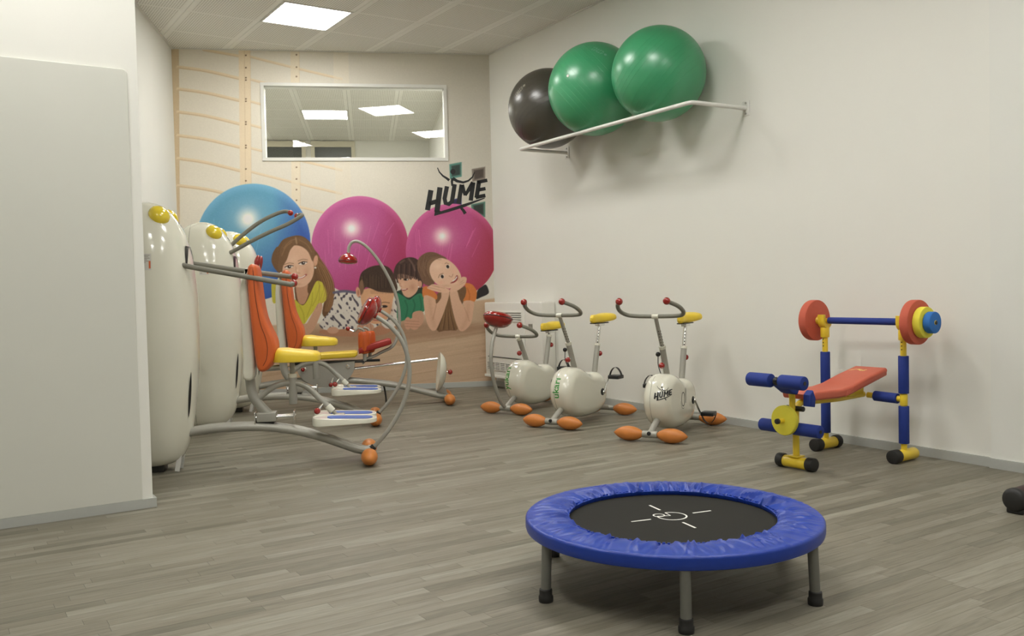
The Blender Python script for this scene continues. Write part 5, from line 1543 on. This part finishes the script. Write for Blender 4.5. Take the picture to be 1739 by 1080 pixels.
    # levers
    for s, pts in arms.items():
        MB().tube([V(*p) for p in pts], .0145, seg=14).build('lever_arm', 'grip', t)
        q, q0 = V(*pts[-1]), V(*pts[-2])
        MB().ball(q + (q - q0).normalized() * .008 + V(0, -s * .006, 0), .0215).build('knob', 'red_plastic', t)
    return t

press_trainer('whale-shaped seated trainer with lowered levers, nearest the door', (2.15, 4.885),
    {-1: [(-1.06, -.12, 1.190), (-.97, -.12, 1.160), (-.70, -.12, 1.105), (-.44, -.12, 1.052), (-.418, -.112, 1.048), (-.405, -.095, 1.052)],
      1: [(-1.06, .12, 1.200), (-.96, .12, 1.178), (-.70, .12, 1.135), (-.45, .12, 1.098), (-.425, .112, 1.094), (-.412, .095, 1.094)]})
press_trainer('whale-shaped seated trainer with raised levers, middle of the row', (2.80, 6.23),
    {-1: [(-1.06, -.10, 1.275), (-.978, -.10, 1.315), (-.85, -.10, 1.385), (-.723, -.10, 1.447), (-.60, -.10, 1.500), (-.52, -.10, 1.545), (-.492, -.096, 1.566), (-.500, -.075, 1.572), (-.525, -.055, 1.566)],
      1: [(-1.12, .10, 1.285), (-1.06, .10, 1.335), (-.93, .10, 1.450), (-.806, .10, 1.540), (-.70, .10, 1.592), (-.645, .10, 1.610), (-.612, .092, 1.610), (-.592, .072, 1.600)]})

# ------------------------------------------------------------------ third trainer: bench with sliding disc
t3 = thing('whale_trainer', 'whale-shaped bench trainer with white sliding disc, nearest the mural', 'exercise machine', (3.80, 6.90, 0), RM, 'whale-shaped seated trainers')
DX3 = -.60
sh3, bv3 = whale(t3, DX3)
for s in (-1, 1):
    MB().tube([(-1.70, s * .028, .195), (-1.45, s * .028, .232), (-1.2, s * .028, .245), (-.95, s * .028, .240), (-.70, s * .028, .215), (-.455, s * .028, .175), (-.20, s * .028, .105), (-.08, s * .024, .07), (0, s * .018, .055)], .0245, seg=14).build('base_rail', 'grey_tube', t3)
    h, n_, _, _ = bv3.ray_cast(V(-1.60 + DX3 * 0 - .02, s * .11, 1.245), V(-1, 0, 0), .4)
    c = V(-1.588, s * .10, 1.245)
    MB().ball(c, .025, sc=.080, axis=(.25, 0, 1)).build('red_handle', 'red_plastic', t3)
    MB().cyl(c, c + V(-.06, 0, 0), .009, 12).build('handle_pin', 'chrome', t3)
feet(t3)
# half-round side plates and mechanism below the pad
hp = [(-1.285, .372)] + [(-1.045 + .245 * math.cos(a), .375 + .19 * math.sin(a)) for a in [math.pi + math.pi * k / 16 for k in range(1, 16)]] + [(-.800, .402)]
for s in (-1, 1):
    pl = MB().prism(hp, s * .075 - .006, s * .075 + .006, bev=.002, steps=1).build('side_plate', 'plate_grey', t3)
    for x, z in ((-1.225, .345), (-.86, .355)):
        MB().cyl((x, s * .075, z), (x, s * .090, z), .020, 18, bev=.003).build('plate_bolt', 'chrome', pl)
MB().cyl((-1.06, -.07, .215), (-1.06, .07, .215), .012, 12).build('plate_spacer', 'dark_metal', t3)
MB().box((-1.32, -.06, .385), (-.72, .06, .405), bev=.004).build('pad_carrier', 'dark_metal', t3)
yp = [(-1.50, .412), (-.80, .436), (-.775, .455), (-.778, .480), (-.80, .486), (-1.20, .472), (-1.50, .462), (-1.515, .44)]
MB().prism(yp, -.12, .12, bev=.016, steps=4).build('bench_pad', 'yellow_vinyl', t3)
rp = [(-.762, .462), (-.50, .532), (-.482, .545), (-.488, .578), (-.51, .584), (-.745, .520), (-.768, .50)]
MB().prism(rp, -.10, .10, bev=.012, steps=3).build('head_pad', 'red_pad', t3)
MB().tube([(-.74, 0, .375), (-.70, 0, .410), (-.64, 0, .432), (-.56, 0, .470), (-.49, 0, .502), (-.452, 0, .545), (-.424, 0, .62), (-.408, 0, .72), (-.412, 0, .85), (-.438, 0, .98), (-.50, 0, 1.13), (-.58, 0, 1.27), (-.66, 0, 1.37), (-.735, 0, 1.425), (-.79, 0, 1.425), (-.822, 0, 1.385), (-.830, 0, 1.32)], .0135, seg=12).build('pad_arc', 'grey_tube', t3)
round_pad(t3, V(-.832, 0, 1.318), V(-.06, 0, -1), R=.082)
for s, dx in ((-1, 0), (1, .045)):
    y_ = s * .055
    x = -.715 + dx
    def brl(z): return .048 - .010 * (abs(z) / .075) ** 4
    rr_ = [(0, -.095), (.020, -.095), (.036, -.088), (.046, -.065), (.050, -.02), (.0505, .02), (.049, .06), (.046, .083), (.036, .095), (.018, .097), (0, .095)]
    ro = MB().lathe(rr_, (x, y_, .555), (0, 0, 1), 30).build('foam_roll', 'orange_vinyl', t3)
    m = MB()
    for k in range(20):
        a = 2 * math.pi * k / 20
        m.tube([(x + math.cos(a) * r_, y_ + math.sin(a) * r_, .555 + z) for r_, z in ((.036, -.088), (.0463, -.065), (.0505, -.02), (.051, .02), (.0495, .06), (.046, .083), (.036, .095))], .0016, seg=5, smooth=2)
    m.build('roll_pleats', 'orange_vinyl', ro)
    MB().tube([(x, y_, .40), (x, y_, .48)], .016, seg=12).build('roll_post', 'grey_tube', t3)
    MB().tube([(x, y_, .625), (x - .004, y_, .655), (x - .022, y_, .675), (x - .05, y_, .682)], .0105, seg=12).build('roll_handle', 'grey_tube', t3)
    kn = MB().tube([(-.80, y_, .655), (-.835, y_, .672)], .007, seg=8).build('adjusting_pin', 'chrome', t3) if s < 0 else None
    if kn: MB().ball((-.850, y_, .680), .020).build('knob', 'red_plastic', kn); MB().tube([(x - .05, y_, .682), (-.80, y_, .655)], .0085, seg=10).build('pin_arm', 'grey_tube', t3)
MB().box((-.74, -.012, .386), (-.585, .012, .408), bev=.002).build('stop_block', 'black_plastic', t3)
for y_ in (-.028, .028):
    MB().tube([(-.95, y_, .320), (-.085, y_, .392)], .0085, seg=12).build('slide_rod', 'chrome', t3)
dp = [(0, .050), (.03, .050), (.09, .040), (.14, .018), (.170, -.012), (.174, -.022), (.165, -.022), (.12, -.006), (0, .006)]
dc = MB().lathe(dp, V(-.060, 0, .275), V(1, 0, -.12), 44).build('sliding_disc', 'white_plastic', t3)
MB().cyl((-.015, 0, .275), (.012, 0, .271), .008, 12).build('disc_pin', 'chrome', dc)
MB().ball((.024, 0, .270), .022).build('knob', 'red_plastic', dc)
dn = MB().prism([(-.12, .06), (.0, .06), (-.02, .13), (-.06, .16), (-.10, .10)], -.02, .02, bev=.004, steps=2).build('disc_bracket', 'plate_grey', t3)
MB().cyl((-1.55, -.02, .36), (-1.42, -.02, .365), .024, 16, bev=.003).build('damper', 'grey_tube', t3)
MB().cyl((-1.43, -.02, .364), (-1.25, -.02, .372), .009, 12).build('damper_rod', 'chrome', t3)
MB().cyl((-1.34, -.02, .368), (-1.24, -.02, .372), .020, 14, bev=.003).build('damper_sleeve', 'grey_tube', t3)
MB().ball((-1.235, -.10, .345), .017).build('knob', 'red_plastic', t3)
MB().cyl((-1.235, -.10, .345), (-1.235, -.04, .352), .006, 10).build('knob_pin', 'chrome', t3)
kn = MB().tube([(-1.00, -.10, .225), (-.985, -.085, .265)], .007, seg=8).build('adjusting_pin', 'chrome', t3)
MB().tube([(-.985, -.085, .265), (-.975, -.06, .28)], .007, seg=8).build('pin_sleeve', 'chrome', t3)
MB().ball((-1.005, -.105, .208), .0195).build('knob', 'red_plastic', kn)
MB().tube([(-.60, 0, .215), (-.56, .02, .17), (-.545, .03, .09), (-.54, .03, .012)], .008, seg=8).build('rubber_strap', 'black_rubber', t3)
